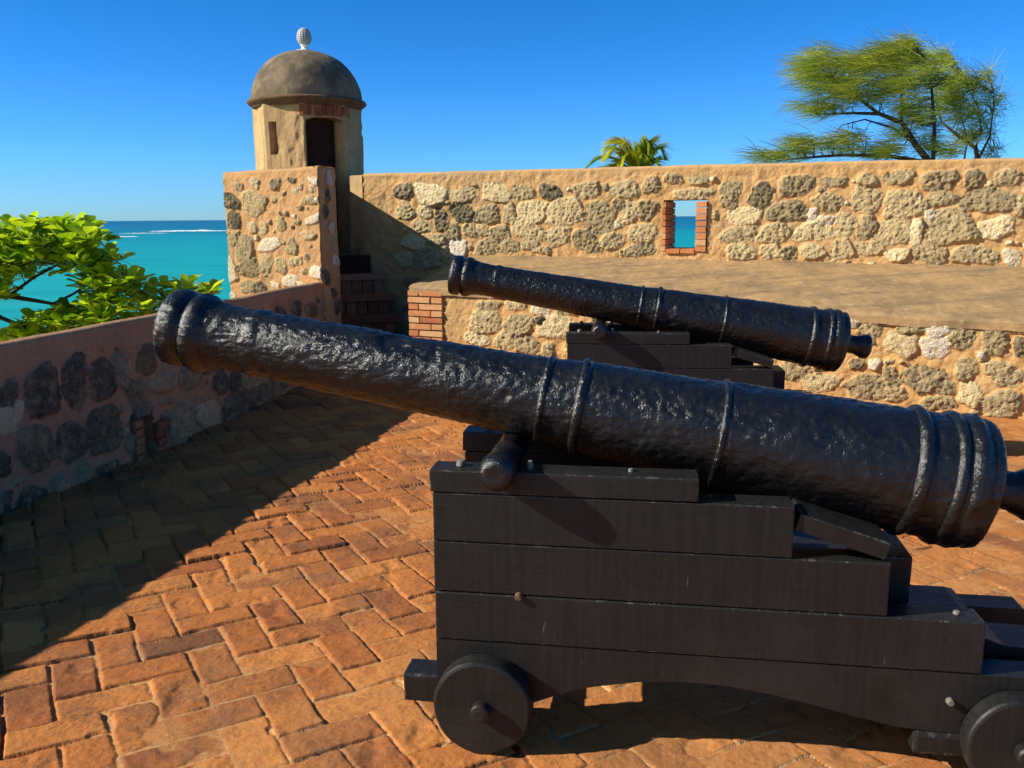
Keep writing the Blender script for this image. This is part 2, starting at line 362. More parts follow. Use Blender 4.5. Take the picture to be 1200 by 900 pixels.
def mat_wood_edge():
    t = NT('worn_timber_edge')
    a = t.noise(26, 5, .7); b = t.noise(110, 3, .6)
    k = t.ramp(t.math('ADD', a, t.math('MULTIPLY', t.math('SUBTRACT', b, .5), .5)), [(.54, 0.0), (.68, 1.0)])
    col = t.mix(k, (.014, .013, .012), (.09, .086, .08))
    return t.end(col, .5, t.bump(a, .4, .004), Specular_IOR_Level=.4)

def mat_simple(name, col, rough=.6, nscale=30, var=.4, bump=.2, **kw):
    t = NT(name)
    n = t.noise(nscale, 4, .6)
    dark = tuple(c * (1 - var) for c in col)
    c = t.mix(t.ramp(n, [(.3, 0.0), (.7, 1.0)]), dark, col)
    return t.end(c, rough, t.bump(n, bump, .01), **kw)

def mat_leaf(name, c_dark, c_mid, c_light, transl=.35, rough=.4):
    t = NT(name)
    k = t.math('ADD', t.attr('tint'), t.math('MULTIPLY', t.math('SUBTRACT', t.noise(5, 2, .5), .5), .25))
    col = t.ramp(k, [(0.0, c_dark), (.5, c_mid), (1.0, c_light)])
    t.end(col, rough, None, Specular_IOR_Level=.35)
    tr = t.n.new('ShaderNodeBsdfTranslucent'); t.L(col, tr.inputs['Color'])
    mx = t.n.new('ShaderNodeMixShader'); mx.inputs[0].default_value = transl
    t.L(t.b.outputs[0], mx.inputs[1]); t.L(tr.outputs[0], mx.inputs[2]); t.L(mx.outputs[0], t.out.inputs['Surface'])
    return t.m

def mat_sea():
    t = NT('sea_water')
    sep = t.n.new('ShaderNodeSeparateXYZ'); t.L(t.pos, sep.inputs[0])
    ln = t.n.new('ShaderNodeVectorMath'); ln.operation = 'LENGTH'; t.L(t.pos, ln.inputs[0])
    d = ln.outputs['Value']
    lg = t.math('LOGARITHM', t.math('ADD', d, 1.0), 10.0)
    patch = t.noise(1.0, 4, .6, vec=t.map((.004, .012, 1)))
    k = t.math('ADD', t.math('DIVIDE', lg, 4.5), t.math('MULTIPLY', t.math('SUBTRACT', patch, .5), .12))
    col = t.ramp(k, [(.36, (.006, .35, .33)), (.50, (.005, .325, .345)), (.60, (.004, .27, .34)), (.66, (.004, .165, .29)), (.80, (.006, .125, .26)), (1.0, (.010, .15, .29))])
    w = t.noise(1.0, 5, .65, vec=t.map((.012, .05, 1)))
    col = t.mix(t.math('MULTIPLY', t.ramp(w, [(.56, 0.0), (.76, 1.0)]), .4), col, (.05, .32, .34))
    w2 = t.noise(1.0, 5, .6, vec=t.map((.03, .12, 1), (0, 0, .1), (7, 3, 0)))
    col = t.mix(t.math('MULTIPLY', t.ramp(w2, [(.5, 0.0), (.75, 1.0)]), .5), col, (.002, .15, .22))
    hb = t.noise(1.0, 5, .6, vec=t.map((.25, .6, 1)))
    return t.end(col, .55, t.bump(hb, .5, .3), Specular_IOR_Level=.12)

M = {}
M['parapet'] = mat_rubble('rubble_parapet', (.61, .37, .155), (.47, .275, .11), (.37, .285, .175), 1.8)
M['platform'] = mat_rubble('rubble_platform', (.63, .375, .145), (.51, .29, .11), (.42, .30, .155), 1.7)
M['buttress'] = mat_rubble('rubble_buttress', (.56, .31, .13), (.42, .24, .11), (.28, .19, .11), 1.35)
M['low_wall'] = mat_rubble('rubble_low_wall', (.50, .27, .14), (.37, .205, .11), (.24, .165, .11), 1.45, .56)
M['cap'] = mat_plaster('weathered_cement_top', (.42, .27, .125), (.31, .20, .095), (.17, .125, .075), 1.3, .6, .46, .64, ((1.0, 9.0, 1.0), R(24.4)))
M['tower'] = mat_plaster('tower_render', (.52, .345, .165), (.43, .275, .125), (.24, .165, .09), 2.0, .5, .46, .66, ((9, 9, 1.1), 0))
M['dome'] = mat_plaster('dome_render', (.27, .20, .12), (.17, .13, .082), (.075, .06, .045), 1.3, .8, .45, .66, ((5, 5, 1.4), 0))
M['cornice'] = mat_plaster('cornice_render', (.20, .115, .06), (.12, .072, .042), (.06, .04, .03), 3.0, .7)
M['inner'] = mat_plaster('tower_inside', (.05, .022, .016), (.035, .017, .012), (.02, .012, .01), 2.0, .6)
M['finial'] = mat_simple('grey_finial', (.42, .42, .40), .6, 40, .35, .4)
M['white'] = mat_simple('white_finial_base', (.75, .74, .70), .6, 40, .15, .2)
M['brick'] = mat_brick('tower_brick', [(0.0, (.20, .07, .035)), (.4, (.33, .12, .05)), (.7, (.42, .17, .07)), (1.0, (.50, .27, .13))])
M['brick_pier'] = mat_brick('orange_brick', [(0.0, (.36, .12, .045)), (.4, (.48, .185, .07)), (.7, (.55, .25, .10)), (1.0, (.58, .36, .18))], (.56, .40, .22))
M['mortar'] = mat_plaster('brick_mortar', (.52, .36, .19), (.44, .29, .15), (.34, .22, .12), 2.0, .5)
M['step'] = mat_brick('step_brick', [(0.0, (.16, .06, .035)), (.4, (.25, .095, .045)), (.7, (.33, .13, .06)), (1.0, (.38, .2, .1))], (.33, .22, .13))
M['paving'] = mat_paving()
M['iron'] = mat_iron()
M['wood'] = mat_wood(); M['wood_edge'] = mat_wood_edge()
M['rust'] = mat_simple('rusty_bolt', (.16, .085, .045), .8, 90, .6, .5)
M['bare'] = mat_simple('bare_steel', (.20, .18, .15), .45, 90, .4, .4)
M['bark'] = mat_simple('bark', (.07, .048, .032), .9, 18, .5, .6)
M['sea'] = mat_sea()
M['foam'] = mat_simple('sea_foam', (.82, .86, .88), .8, .3, .12, .2)
M['terrain'] = mat_simple('coastal_ground', (.24, .20, .12), .95, .6, .5, .5)
M['almond'] = mat_leaf('broad_leaf', (.08, .20, .006), (.40, .60, .010), (.68, .76, .03), .5, .4)
M['needle'] = mat_leaf('casuarina_needles', (.11, .17, .025), (.34, .40, .04), (.58, .58, .07), .45, .6)
M['palm'] = mat_leaf('palm_leaflet', (.06, .20, .04), (.42, .50, .02), (.80, .70, .03), .5, .45)

# ------------------------------------------------------------------ rubble relief
def stone_field(S, Z, stones, seed):
    """mask, tone and bulge of irregular stones on a wall surface"""
    mask = np.zeros(S.shape); tone = np.zeros(S.shape) + .4; bulge = np.zeros(S.shape)
    s1 = S[:, 0]
    wx = fbm(S * 9, Z * 9, None, 3, seed) ; wz = fbm(S * 9 + 40, Z * 9, None, 3, seed + 5)
    wx2 = fbm(S * 32, Z * 32, None, 2, seed + 9)
    for i, (s, z, a, b, t) in enumerate(stones):
        m = 1.35
        i0, i1 = np.searchsorted(s1, s - a * m - .02), np.searchsorted(s1, s + a * m + .02)
        if i1 - i0 < 2: continue
        sl = slice(i0, i1)
        ss, zz = S[sl] - s, Z[sl] - z
        rr = random.Random(seed * 1000 + i)
        an = rr.uniform(-.22, .22); sk = rr.uniform(-.22, .22); tp = rr.uniform(-.25, .25)
        k = min(a, b)
        xx = ss + wx[sl] * k * .5 + wx2[sl] * k * .30; yy = zz + wz[sl] * k * .5
        x = (xx * math.cos(an) + yy * math.sin(an)); y = (-xx * math.sin(an) + yy * math.cos(an))
        x = x + y * sk
        x = x / (1 + tp * np.clip(y / b, -1.2, 1.2))
        p = rr.uniform(3.0, 5.0)
        d = (np.abs(x / (a * 1.2)) ** p + np.abs(y / (b * 1.2)) ** p) ** (1 / p)
        for q in range(rr.randint(4, 6)):            # hammered-off corners make it angular
            ph = rr.uniform(0, 2 * math.pi); rd = rr.uniform(.86, 1.12)
            d = np.maximum(d, (x / (a * 1.2) * math.cos(ph) + y / (b * 1.2) * math.sin(ph)) / rd)
        mk = 1 - sstep(.88, 1.04, d)
        up = mk > mask[sl]
        mm = mask[sl]; tt = tone[sl]; bb = bulge[sl]
        tx, ty = rr.uniform(-.012, .012) / a, rr.uniform(-.012, .012) / b
        bl = (rr.uniform(.25, 1.3) * .015 + tx * x + ty * y + .010 * (1 - np.clip(d, 0, 1) ** 2))
        mm[up] = mk[up]; tt[up] = t + rr.uniform(-.06, .06); bb[up] = (bl * mk)[up]
    return mask, tone, bulge

def fill_stones(stones, s0, s1, z0, z1, rng, rows, wmin, wmax, tones):
    """random courses where no measured stone already lies"""
    out = list(stones)
    hgt = (z1 - z0) / rows
    for r in range(rows):
        s = s0 + rng.uniform(0, .15)
        while s < s1:
            w = rng.uniform(wmin, wmax); h = hgt * rng.uniform(.55, .85)
            z = z0 + hgt * (r + .5) + rng.uniform(-.15, .15) * hgt
            c = (s + w / 2, z, w / 2 * .85, h / 2, rng.choice(tones))
            if all(abs(c[0] - o[0]) > c[2] * .8 + o[2] or abs(c[1] - o[1]) > c[3] * .8 + o[3] for o in stones):
                out.append(c)
            s += w * rng.uniform(1.05, 1.35)
    return out

def chips(stones, s0, s1, z0, z1, n, seed):
    """small filler stones wedged into the mortar between the larger ones"""
    rr = random.Random(seed); out = list(stones)
    for i in range(n * 6):
        a = rr.uniform(.014, .042); b = a * rr.uniform(.55, 1.0)
        s, z = rr.uniform(s0, s1), rr.uniform(z0, z1)
        if all(abs(s - o[0]) > o[2] * 1.08 + a or abs(z - o[1]) > o[3] * 1.08 + b for o in out):
            out.append((s, z, a, b, rr.choice([.2, .4, .5, .55, .65, .9]))); n -= 1
            if n <= 0: break
    return out

LIP = [(.004, .010), (.016, .020), (.04, .026), (.075, .026)]
def rubble_wall(name, path, z0, ztop, res, stones, thick, mat, seed, parent=None, top_drop=0.0, holes=(), amp=1.0, top_wob=.012, side=1, relief_out=1.0, back_end=None):
    """path: polyline of (x, y); the face looks to the left of its direction when side = 1"""
    path = np.array(path, float)
    cs = np.concatenate([[0], np.cumsum(np.hypot(*np.diff(path, axis=0).T))])
    n = int(cs[-1] / res) + 1
    s = np.linspace(0, cs[-1], n)
    for h in holes:                                  # put grid lines exactly on the hole edges
        for e in h[:2]: s[np.argmin(abs(s - e))] = e
    X, Y = np.interp(s, cs, path[:, 0]), np.interp(s, cs, path[:, 1])
    tx, ty = np.gradient(X, s), np.gradient(Y, s)
    l = np.hypot(tx, ty); nx, ny = -ty / l * side, tx / l * side
    zt = np.array([ztop(q) for q in s]) if callable(ztop) else np.full(n, ztop)
    zt = zt + fbm(s * 2.2, s * 0 + seed, None, 4, seed) * top_wob * 2
    nz = int((zt.max() - z0) / res) + 1
    t = np.linspace(0, 1, nz)
    S = np.repeat(s[:, None], nz, 1); zm_ = zt.mean()
    Z = z0 + (zm_ - z0) * t[None] + (zt[:, None] - zm_) * sstep(.86, 1.0, t)[None] ** .7
    for h in holes:
        for e in h[2:4]:
            j = np.argmin(abs(Z.mean(0) - e)); Z[:, j] = e
    mask, tone, bulge = stone_field(S, Z, stones, seed)
    rough = fbm(S * 16, Z * 16, None, 4, seed + 3)
    rough2 = fbm(S * 55, Z * 55, None, 2, seed + 4)
    slow = fbm(S * 3.1, Z * 3.1, None, 3, seed + 2)
    D = (slow * .035 + rough * .028 * (1 - mask) + rough2 * .009 + bulge * 1.15 * relief_out + mask * (np.abs(rough) * -.045 + rough2 * .022) * np.clip(1.35 - tone, .35, 1.2)) * amp
    fade = sstep(0, .05, zt[:, None] - Z)
    D = D * (.35 + .65 * fade)
    hole = np.ones((n - 1, nz - 1), bool)
    for h in holes:
        a0, a1 = np.argmin(abs(s - h[0])), np.argmin(abs(s - h[1]))
        b0, b1 = np.argmin(abs(Z.mean(0) - h[2])), np.argmin(abs(Z.mean(0) - h[3]))
        hole[a0:a1, b0:b1] = False
    Pf = np.stack([X[:, None] + nx[:, None] * D, Y[:, None] + ny[:, None] * D, Z], -1)
    Pb = np.stack([np.repeat((X - nx * thick)[:, None], nz, 1), np.repeat((Y - ny * thick)[:, None], nz, 1), np.minimum(Z, zt[:, None] - top_drop)], -1)
    if back_end is not None:                         # the right-hand side runs along another wall
        w_ = (s / s[-1])[:, None]
        Pb[..., 0] = (X - nx * thick)[:, None] * (1 - w_) + (X + back_end[0])[:, None] * w_
        Pb[..., 1] = (Y - ny * thick)[:, None] * (1 - w_) + (Y + back_end[1])[:, None] * w_
    # rounded top edge
    lf, lb = [], []
    for dn, dz in LIP:
        lf.append(np.stack([X + nx * (D[:, -1] - dn), Y + ny * (D[:, -1] - dn), zt + dz], -1))
        lb.append(np.stack([Pb[:, -1, 0], Pb[:, -1, 1], zt - top_drop + dz * .5], -1))
    Pf = np.concatenate([Pf, np.stack(lf, 1)], 1); Pb = np.concatenate([Pb, np.stack(lb, 1)], 1)
    hole = np.concatenate([hole, np.ones((n - 1, len(LIP)), bool)], 1)
    pad = np.zeros((n, len(LIP)))
    A = {'stone': np.concatenate([mask, pad], 1), 'tone': np.concatenate([tone, pad + .4], 1)}
    return slab(name, Pf, Pb, hole, A, True, mat, parent)

def brick_course_mesh(boxes, tint_rng, bev=.005):
    """boxes: (origin, u, v, w vectors) -> one mesh of worn bricks with a tint attribute"""
    bm = bmesh.new(); lay = bm.verts.layers.float.new('tint')
    for (o, u, v, w) in boxes:
        g = bmesh.ops.create_cube(bm, size=1)['verts']
        ct = Vector(o) + (Vector(u) + Vector(v) + Vector(w)) / 2
        for q in g:
            c = q.co.copy()
            q.co = ct + Vector(u) * c.x + Vector(v) * c.y + Vector(w) * c.z + Vector((random.uniform(-1, 1), random.uniform(-1, 1), random.uniform(-1, 1))) * .003
        es = list({e for q in g for e in q.link_edges})
        rb = bmesh.ops.bevel(bm, geom=es, offset=bev, segments=2, affect='EDGES')
        t = random.uniform(*tint_rng)
        for q in g:
            if q.is_valid: q[lay] = t
        for q in rb['verts']: q[lay] = t
    return bm

# ================================================================== camera, sky, sun
EYE = 1.6
cam_d = bpy.data.cameras.new('camera'); cam = bpy.data.objects.new('camera', cam_d); COL.objects.link(cam)
pch, rol = R(10.62), R(.46)
rt = Vector((1, 0, 0)); up = Vector((0, math.sin(pch), math.cos(pch))); fw = Vector((0, math.cos(pch), -math.sin(pch)))
rt2 = rt * math.cos(rol) - up * math.sin(rol); up2 = up * math.cos(rol) + rt * math.sin(rol)
mw = Matrix((rt2, up2, -fw)).transposed().to_4x4(); mw.translation = (0, 0, EYE)
cam.matrix_world = mw
cam_d.sensor_width = 36; cam_d.lens = 36 * 1040 / 1200
cam_d.clip_start = .05; cam_d.clip_end = 90000
SC.camera = cam

LIGHT = Vector((1.62, .27, -1.0)).normalized()        # the way the sunlight travels
EL = math.asin(-LIGHT.z); AZ = math.atan2(-LIGHT.x, -LIGHT.y)
w = bpy.data.worlds.new('World'); SC.world = w; w.use_nodes = True
wt = w.node_tree
sky = wt.nodes.new('ShaderNodeTexSky'); sky.sky_type = 'NISHITA'; sky.sun_disc = False
sky.sun_elevation = EL; sky.sun_rotation = AZ
sky.altitude = 0; sky.air_density = 1.0; sky.dust_density = 0.0; sky.ozone_density = 2.5
hs = wt.nodes.new('ShaderNodeHueSaturation'); hs.inputs['Saturation'].default_value = SKY_SAT; hs.inputs['Value'].default_value = 1.0
wt.links.new(sky.outputs[0], hs.inputs['Color'])
bg = wt.nodes['Background']; tn = wt.nodes.new('ShaderNodeMix'); tn.data_type = 'RGBA'; tn.blend_type = 'MULTIPLY'; tn.inputs[0].default_value = 1.0
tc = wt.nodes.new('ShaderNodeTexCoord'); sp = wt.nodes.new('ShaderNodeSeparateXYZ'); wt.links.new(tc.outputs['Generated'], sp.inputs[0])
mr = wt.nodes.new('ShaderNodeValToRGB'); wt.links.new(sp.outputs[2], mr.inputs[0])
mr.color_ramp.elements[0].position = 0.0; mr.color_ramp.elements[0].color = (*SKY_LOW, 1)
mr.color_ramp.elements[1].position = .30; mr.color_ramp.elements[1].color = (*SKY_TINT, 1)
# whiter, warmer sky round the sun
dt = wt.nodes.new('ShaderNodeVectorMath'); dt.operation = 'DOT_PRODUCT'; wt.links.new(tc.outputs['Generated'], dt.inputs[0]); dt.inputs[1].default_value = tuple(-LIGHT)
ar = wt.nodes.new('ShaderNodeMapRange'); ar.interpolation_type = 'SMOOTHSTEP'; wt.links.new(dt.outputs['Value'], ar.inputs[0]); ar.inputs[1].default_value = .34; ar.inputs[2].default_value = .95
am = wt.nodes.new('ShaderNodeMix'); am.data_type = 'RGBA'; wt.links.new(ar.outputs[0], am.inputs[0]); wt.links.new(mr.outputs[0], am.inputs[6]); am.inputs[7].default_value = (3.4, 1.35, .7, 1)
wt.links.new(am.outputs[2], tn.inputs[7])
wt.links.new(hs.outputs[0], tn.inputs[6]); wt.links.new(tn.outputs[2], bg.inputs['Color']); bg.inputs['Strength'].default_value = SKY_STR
sd = bpy.data.lights.new('sun', 'SUN'); sd.energy = SUN_STR; sd.angle = R(.53); sd.color = (1.0, .94, .82)
so = bpy.data.objects.new('sun', sd); COL.objects.link(so)
so.rotation_euler = LIGHT.to_track_quat('-Z', 'Y').to_euler(); so.location = (-20, -4, 14)
vs = SC.view_settings; vs.view_transform = 'Standard'; vs.look = 'None'; vs.exposure = EXPO; vs.gamma = 1; vs.use_curve_mapping = False
SC.cycles.max_bounces = 8; SC.cycles.diffuse_bounces = 7; SC.cycles.glossy_bounces = 3; SC.cycles.transmission_bounces = 3
SC.cycles.use_denoising = True

# ================================================================== lines of the fort
low_pts = np.array([(-4.85, -2.5), (-3.78, .8), (-3.25, 2.9), (-2.877, 4.763), (-2.521, 6.041), (-2.097, 8.401), (-1.88, 9.6)])
ly = np.linspace(-2.5, 9.6, 4001); lx = np.interp(ly, low_pts[:, 1], low_pts[:, 0])
lx = np.convolve(np.pad(lx, 250, mode='reflect', reflect_type='odd'), np.ones(501) / 501, 'valid')
keep = ly < 9.24
low_path = np.stack([lx, ly], 1)[keep][::20]
WA, WB = np.array([-1.8, 11.1]), np.array([7.2, 11.1 - .40541 * 9.0])      # the high parapet
wt_ = (WB - WA) / np.linalg.norm(WB - WA)
PC = np.array([-1.06, 9.3]); pt_ = np.array([4.07, 6.882]) - PC; pt_ /= np.linalg.norm(pt_)
PD = PC + pt_ * 8.6
BE0, BE1 = np.array([-1.95, 9.2]), np.array([-3.12, 9.902])
TW = (-2.606, 11.9)

# ================================================================== paving
def paving():
    gx = np.concatenate([np.arange(-7, -3.6, .03), np.arange(-3.6, -2.0, .0075), np.arange(-2.0, .9, .0048), np.arange(.9, 2.2, .0075), np.arange(2.2, 8.6, .02)])
    ys = [1.45]
    while ys[-1] < 12.2: ys.append(ys[-1] + .0048 * max(1, (ys[-1] / 2.8) ** 1.35))
    gy = np.concatenate([np.arange(-4, 1.44, .04), np.array(ys)])
    X, Y = np.meshgrid(gx, gy, indexing='ij')
    ang = R(29.5); bw = .152
    wob = .010
    xw = X + fbm(X * 5, Y * 5, None, 3, 31) * wob * 2.2; yw = Y + fbm(X * 5 + 30, Y * 5, None, 3, 33) * wob * 2.2
    U = (xw * math.cos(ang) + yw * math.sin(ang)) / bw + 200; Vv = (-xw * math.sin(ang) + yw * math.cos(ang)) / bw + 200
    i, j = np.floor(U).astype(int), np.floor(Vv).astype(int)
    k = (i - j) % 4
    fu, fv = U - i, Vv - j
    hor = k < 2
    bi = np.where(k == 1, i - 1, i); bj = np.where(k == 3, j, np.where(k == 2, j - 1, j))
    lu = np.where(k == 1, fu + 1, fu); lv = np.where(k == 2, fv + 1, fv)
    du = np.where(hor, np.minimum(lu, 2 - lu), np.minimum(fu, 1 - fu))
    dv = np.where(hor, np.minimum(fv, 1 - fv), np.minimum(lv, 2 - lv))
    z0 = np.zeros_like(U)
    r1, r2, r3, r4 = (_hash(bi, bj, z0, q) for q in (3, 5, 7, 9))
    # distance to the brick's own edge, rounded corners
    cr = .05
    ex, ey = np.maximum(cr - du, 0), np.maximum(cr - dv, 0)
    d = np.where((ex > 0) & (ey > 0), cr - np.hypot(ex, ey), np.minimum(du, dv)) * bw
    d = d + fbm(X * 30, Y * 30, None, 3, 41) * .0065
    d = d - .026 * sstep(.14, .26, fbm(X * 10, Y * 10, None, 3, 43)) * (r2 > .45) * np.exp(-np.maximum(d, 0) * 45)
    sand = sstep(-.9, .9, X + .55 + fbm(X * .9, Y * .9, None, 3, 51) * 1.6 - (Y - 4) * .12)       # sand-filled joints to the right, open ones at the left
    jw = .0036 + .0046 * (1 - sand) * (.3 + r3)
    prof = sstep(0, 1, np.clip(d / (jw * 1.5), 0, 1)) ** .8
    deep = .026 * (1 - sand) + .004 * sand
    cu = np.where(hor, lu - 1, fu - .5); cv = np.where(hor, fv - .5, lv - 1)
    tilt = ((r1 - .5) * cu + (r2 - .5) * cv) * .008
    lev = (r4 - .5) * (.011 * (1 - sand) + .004) + fbm(X * 1.1, Y * 1.1, None, 3, 61) * .02
    surf = fbm(X * 20, Y * 20, None, 4, 71) * .0065 + fbm(X * 85, Y * 85, None, 2, 75) * .0026
    rim = np.exp(-np.maximum(d, 0) * 160) * .0015
    worn = -rim -.009 * sstep(.12, .32, fbm(X * 7, Y * 7, None, 3, 81))
    Z = lev + tilt + surf + worn - deep * (1 - prof)
    Z -= .004
    # blown sand lying in the joints and hollows
    sl = -.0180 + .0085 * sand + fbm(X * 2.1, Y * 2.1, None, 3, 95) * .012 + fbm(X * 30, Y * 30, None, 3, 97) * .003
    cov = sstep(-.001, .0025, sl - Z)
    Z = np.maximum(Z, sl * cov + Z * (1 - cov))
    joint = 1 - sstep(.35, 1.15, d / jw)
    tint = np.clip(.46 + (r2 - .5) * .42 + (r1 - .5) * .2 - .22 * (r3 > .94), 0, 1)
    dust = np.clip(sand * .5 + fbm(X * 2.6, Y * 2.6, None, 4, 91) * 1.3 - .2 + cov * .7, 0, 1)
    joint = joint * (1 - .5 * cov)
    nx, ny = len(gx), len(gy)
    idx = np.arange(nx * ny).reshape(nx, ny)
    q = np.stack([idx[:-1, :-1], idx[1:, :-1], idx[1:, 1:], idx[:-1, 1:]], -1)
    wl = np.interp(Y, low_pts[:, 1], low_pts[:, 0]) - .35
    wl = np.where(Y > 9.2, -3.2, wl)
    okv = (X > wl) & (Y < 11.1 - .40541 * (X + 1.8) + .3 + np.where(X < -1.7, 1.2, 0))
    m = okv[:-1, :-1] & okv[1:, 1:]
    q = q[m]
    used, inv = np.unique(q, return_inverse=True)
    V = np.stack([X.ravel(), Y.ravel(), Z.ravel()], -1)[used]
    me = npmesh('paving', V, inv.reshape(q.shape), True, {'tint': tint.ravel()[used], 'joint': joint.ravel()[used], 'dust': dust.ravel()[used]})
    return tag(link('paving', me, M['paving']), kind='structure')
paving()

# ================================================================== low parapet at the left
ls = float(np.sum(np.hypot(*np.diff(low_path, axis=0).T)))
rg = random.Random(5)
low_st = fill_stones(STONES_LOW_WALL, .2, ls - .05, .02, .82, rg, 4, .16, .34, [.1, .12, .2, .4])
HOLE = (8.770, 8.890, -.01, .275)
low_root = empty('stone_parapet', (float(low_path[len(low_path) // 2][0]), float(low_path[len(low_path) // 2][1]), 0))
tag(low_root, 'low curved rubble parapet wall in shade along the sea side, below the leafy tree', 'wall')
def under(root, o):
    o.parent = root; o.matrix_parent_inverse = Matrix.Translation(-root.location); return o
low_st = chips(low_st, 5.5, ls - .1, .02, .80, 45, 4)
lw = rubble_wall('rubble_face', low_path, -.06, lambda s: .895 + .045 * (s / ls) ** 2, .0125, low_st, .72, M['low_wall'], 3, None, .26, [HOLE], .9, .010, -1)
under(low_root, lw)
def along(path, s):
    cs = np.concatenate([[0], np.cumsum(np.hypot(*np.diff(path, axis=0).T))])
    p = np.array([np.interp(s, cs, path[:, 0]), np.interp(s, cs, path[:, 1])])
    q = np.array([np.interp(s + .02, cs, path[:, 0]), np.interp(s + .02, cs, path[:, 1])])
    t = (q - p) / np.linalg.norm(q - p)
    return p, t, np.array([t[1], -t[0]])
# brick jambs of the drain opening
bx = []
for s0, s1, z_top in ((8.670, 8.767, .26), (8.893, 9.005, .20)):
    z = -.03
    while z < z_top:
        p, t, n = along(low_path, s0)
        ww = (s1 - s0) * random.uniform(.8, 1.0)
        o = p - n * .20
        bx.append(((o[0], o[1], z), (t[0] * ww, t[1] * ww, 0), (n[0] * (.225 + random.uniform(0, .02)), n[1] * .235, 0), (0, 0, .052)))
        z += .060
under(low_root, link('brick_jamb', bm_mesh('brick_jamb', brick_course_mesh(bx, (.3, .9), .004), False), M['step']))

# ================================================================== buttress block under the sentry tower
bt_root = empty('stone_buttress', (-2.5, 9.7, 0))
tag(bt_root, 'tall rubble stone block standing at the corner in front of the round sentry tower', 'wall')
tb = BE0 - BE1; Lb = float(np.linalg.norm(tb)); tb = tb / Lb
bl_st = fill_stones(STONES_BUTTRESS, .05, Lb, .1, .95, random.Random(8), 5, .1, .24, [.1, .45, .6, .9])
bl_st = chips(bl_st, .05, Lb - .05, .9, 1.95, 20, 5)
o = rubble_wall('rubble_face', [tuple(BE1), tuple(BE0)], -.06, lambda s: 2.085 + .02 * s / Lb, .0105, bl_st, .46, M['buttress'], 21, None, 0, (), .75, .010, -1, back_end=(.18 * .43, 1.0 * .43))
under(bt_root, o)
g = np.array([.18, 1.0]); g /= np.linalg.norm(g)
q0 = BE0 + np.array([.012, .012]); q1 = q0 + g * .46
rgn = random.Random(19)
side_st = [(rgn.uniform(.05, .42), .15 + .17 * i2, rgn.uniform(.05, .10), rgn.uniform(.05, .08), rgn.choice([.1, .15, .5, .9])) for i2 in range(12)]
o = rubble_wall('side_face', [tuple(q0), tuple(q1)], -.06, lambda s: 2.10 + .03 * s, .013, side_st, .03, M['buttress'], 22, None, 0, (), .8, .008, -1)
under(bt_root, o)

lk = [(-2.16, 9.98), (-2.20, 10.3), (-2.27, 10.8), (-2.34, 11.32)]
o = rubble_wall('link_wall', lk, -.06, lambda s: 2.10 + .03 * s, .03, fill_stones([], .05, 1.7, .1, 1.9, random.Random(33), 9, .14, .3, [.2, .5, .7]), .5, M['buttress'], 23, None, 0, (), .8, .008, -1)
under(bt_root, o)

# ================================================================== high parapet with its look-out opening
par_root = empty('stone_parapet', (float(WA[0] + WB[0]) / 2, float(WA[1] + WB[1]) / 2, 0))
tag(par_root, 'high sunlit rubble parapet wall with a small brick-framed look-out opening', 'wall')
Lw = float(np.linalg.norm(WB - WA))
OPEN = (3.715, 4.187, 1.222, 1.772)
par_st = fill_stones(STONES_PARAPET, 7.15, Lw, 1.12, 2.02, random.Random(4), 4, .2, .42, [.3, .42, .5, .6, .9])
par_st = par_st + fill_stones([], .45, 1.5, .1, .95, random.Random(6), 5, .14, .3, [.4, .6, .3])
par_st = chips([q for q in par_st] + [(3.95, 1.5, .30, .33, 0)], .5, Lw, 1.1, 1.98, 80, 2); par_st.remove((3.95, 1.5, .30, .33, 0))
o = rubble_wall('rubble_face', [tuple(WA), tuple(WB)], -.06, lambda s: 2.118 - .0035 * s - .03 * sstep(5.5, 9, s), .0108, par_st, .5, M['parapet'], 41, None, 0, [OPEN], 1.0, .009, -1)
under(par_root, o)
# chamfered end beside the stair
n_ = np.array([-wt_[1], wt_[0]])
bm = bmesh.new()
pol = [WA + wt_ * .004 - n_ * .012, WA - wt_ * .23 + n_ * .06, WA - wt_ * .25 + n_ * .5, WA + n_ * .5 + wt_ * .004]
va = [bm.verts.new((p[0], p[1], -.06)) for p in pol]; vb = [bm.verts.new((p[0], p[1], 2.125)) for p in pol]
bm.faces.new(va); bm.faces.new(vb)
for i in range(4): bm.faces.new((va[i], va[(i + 1) % 4], vb[(i + 1) % 4], vb[i]))
bmesh.ops.bevel(bm, geom=bm.edges[:], offset=.012, segments=2, affect='EDGES')
under(par_root, link('wall_end', bm_mesh('wall_end', bm), M['tower']))
def wpt(s, dep, z):
    p = WA + wt_ * s + n_ * dep
    return (p[0], p[1], z)
# brick lining: left reveal, front-facing right jamb, sill
vx = lambda l: (wt_[0] * l, wt_[1] * l, 0)
vn = lambda l: (n_[0] * l, n_[1] * l, 0)
for nm, s0, s1, d0, d1 in (('brick_jamb', 3.700, 3.745, -.012, .49), ('brick_jamb', 4.066, 4.180, -.030, .40)):
    bx = []; z = 1.226
    while z < 1.74:
        e = random.uniform(-.006, .006)
        bx.append((wpt(s0, d0 + e, z), vx(s1 - s0 + (random.uniform(-.006, .006) if s0 < 4 else 0)), vn(d1 - d0), (0, 0, .060)))
        z += .0665
    under(par_root, link(nm, bm_mesh(nm, brick_course_mesh(bx, (.15, .95), .004), False), M['brick_pier']))
bx = [(wpt(3.75, -.02, 1.205), vx(.15), vn(.45), (0, 0, .052)), (wpt(3.905, -.02, 1.205), vx(.155), vn(.45), (0, 0, .052))]
under(par_root, link('sill', bm_mesh('sill', brick_course_mesh(bx, (.3, .5), .004), False), M['brick_pier']))

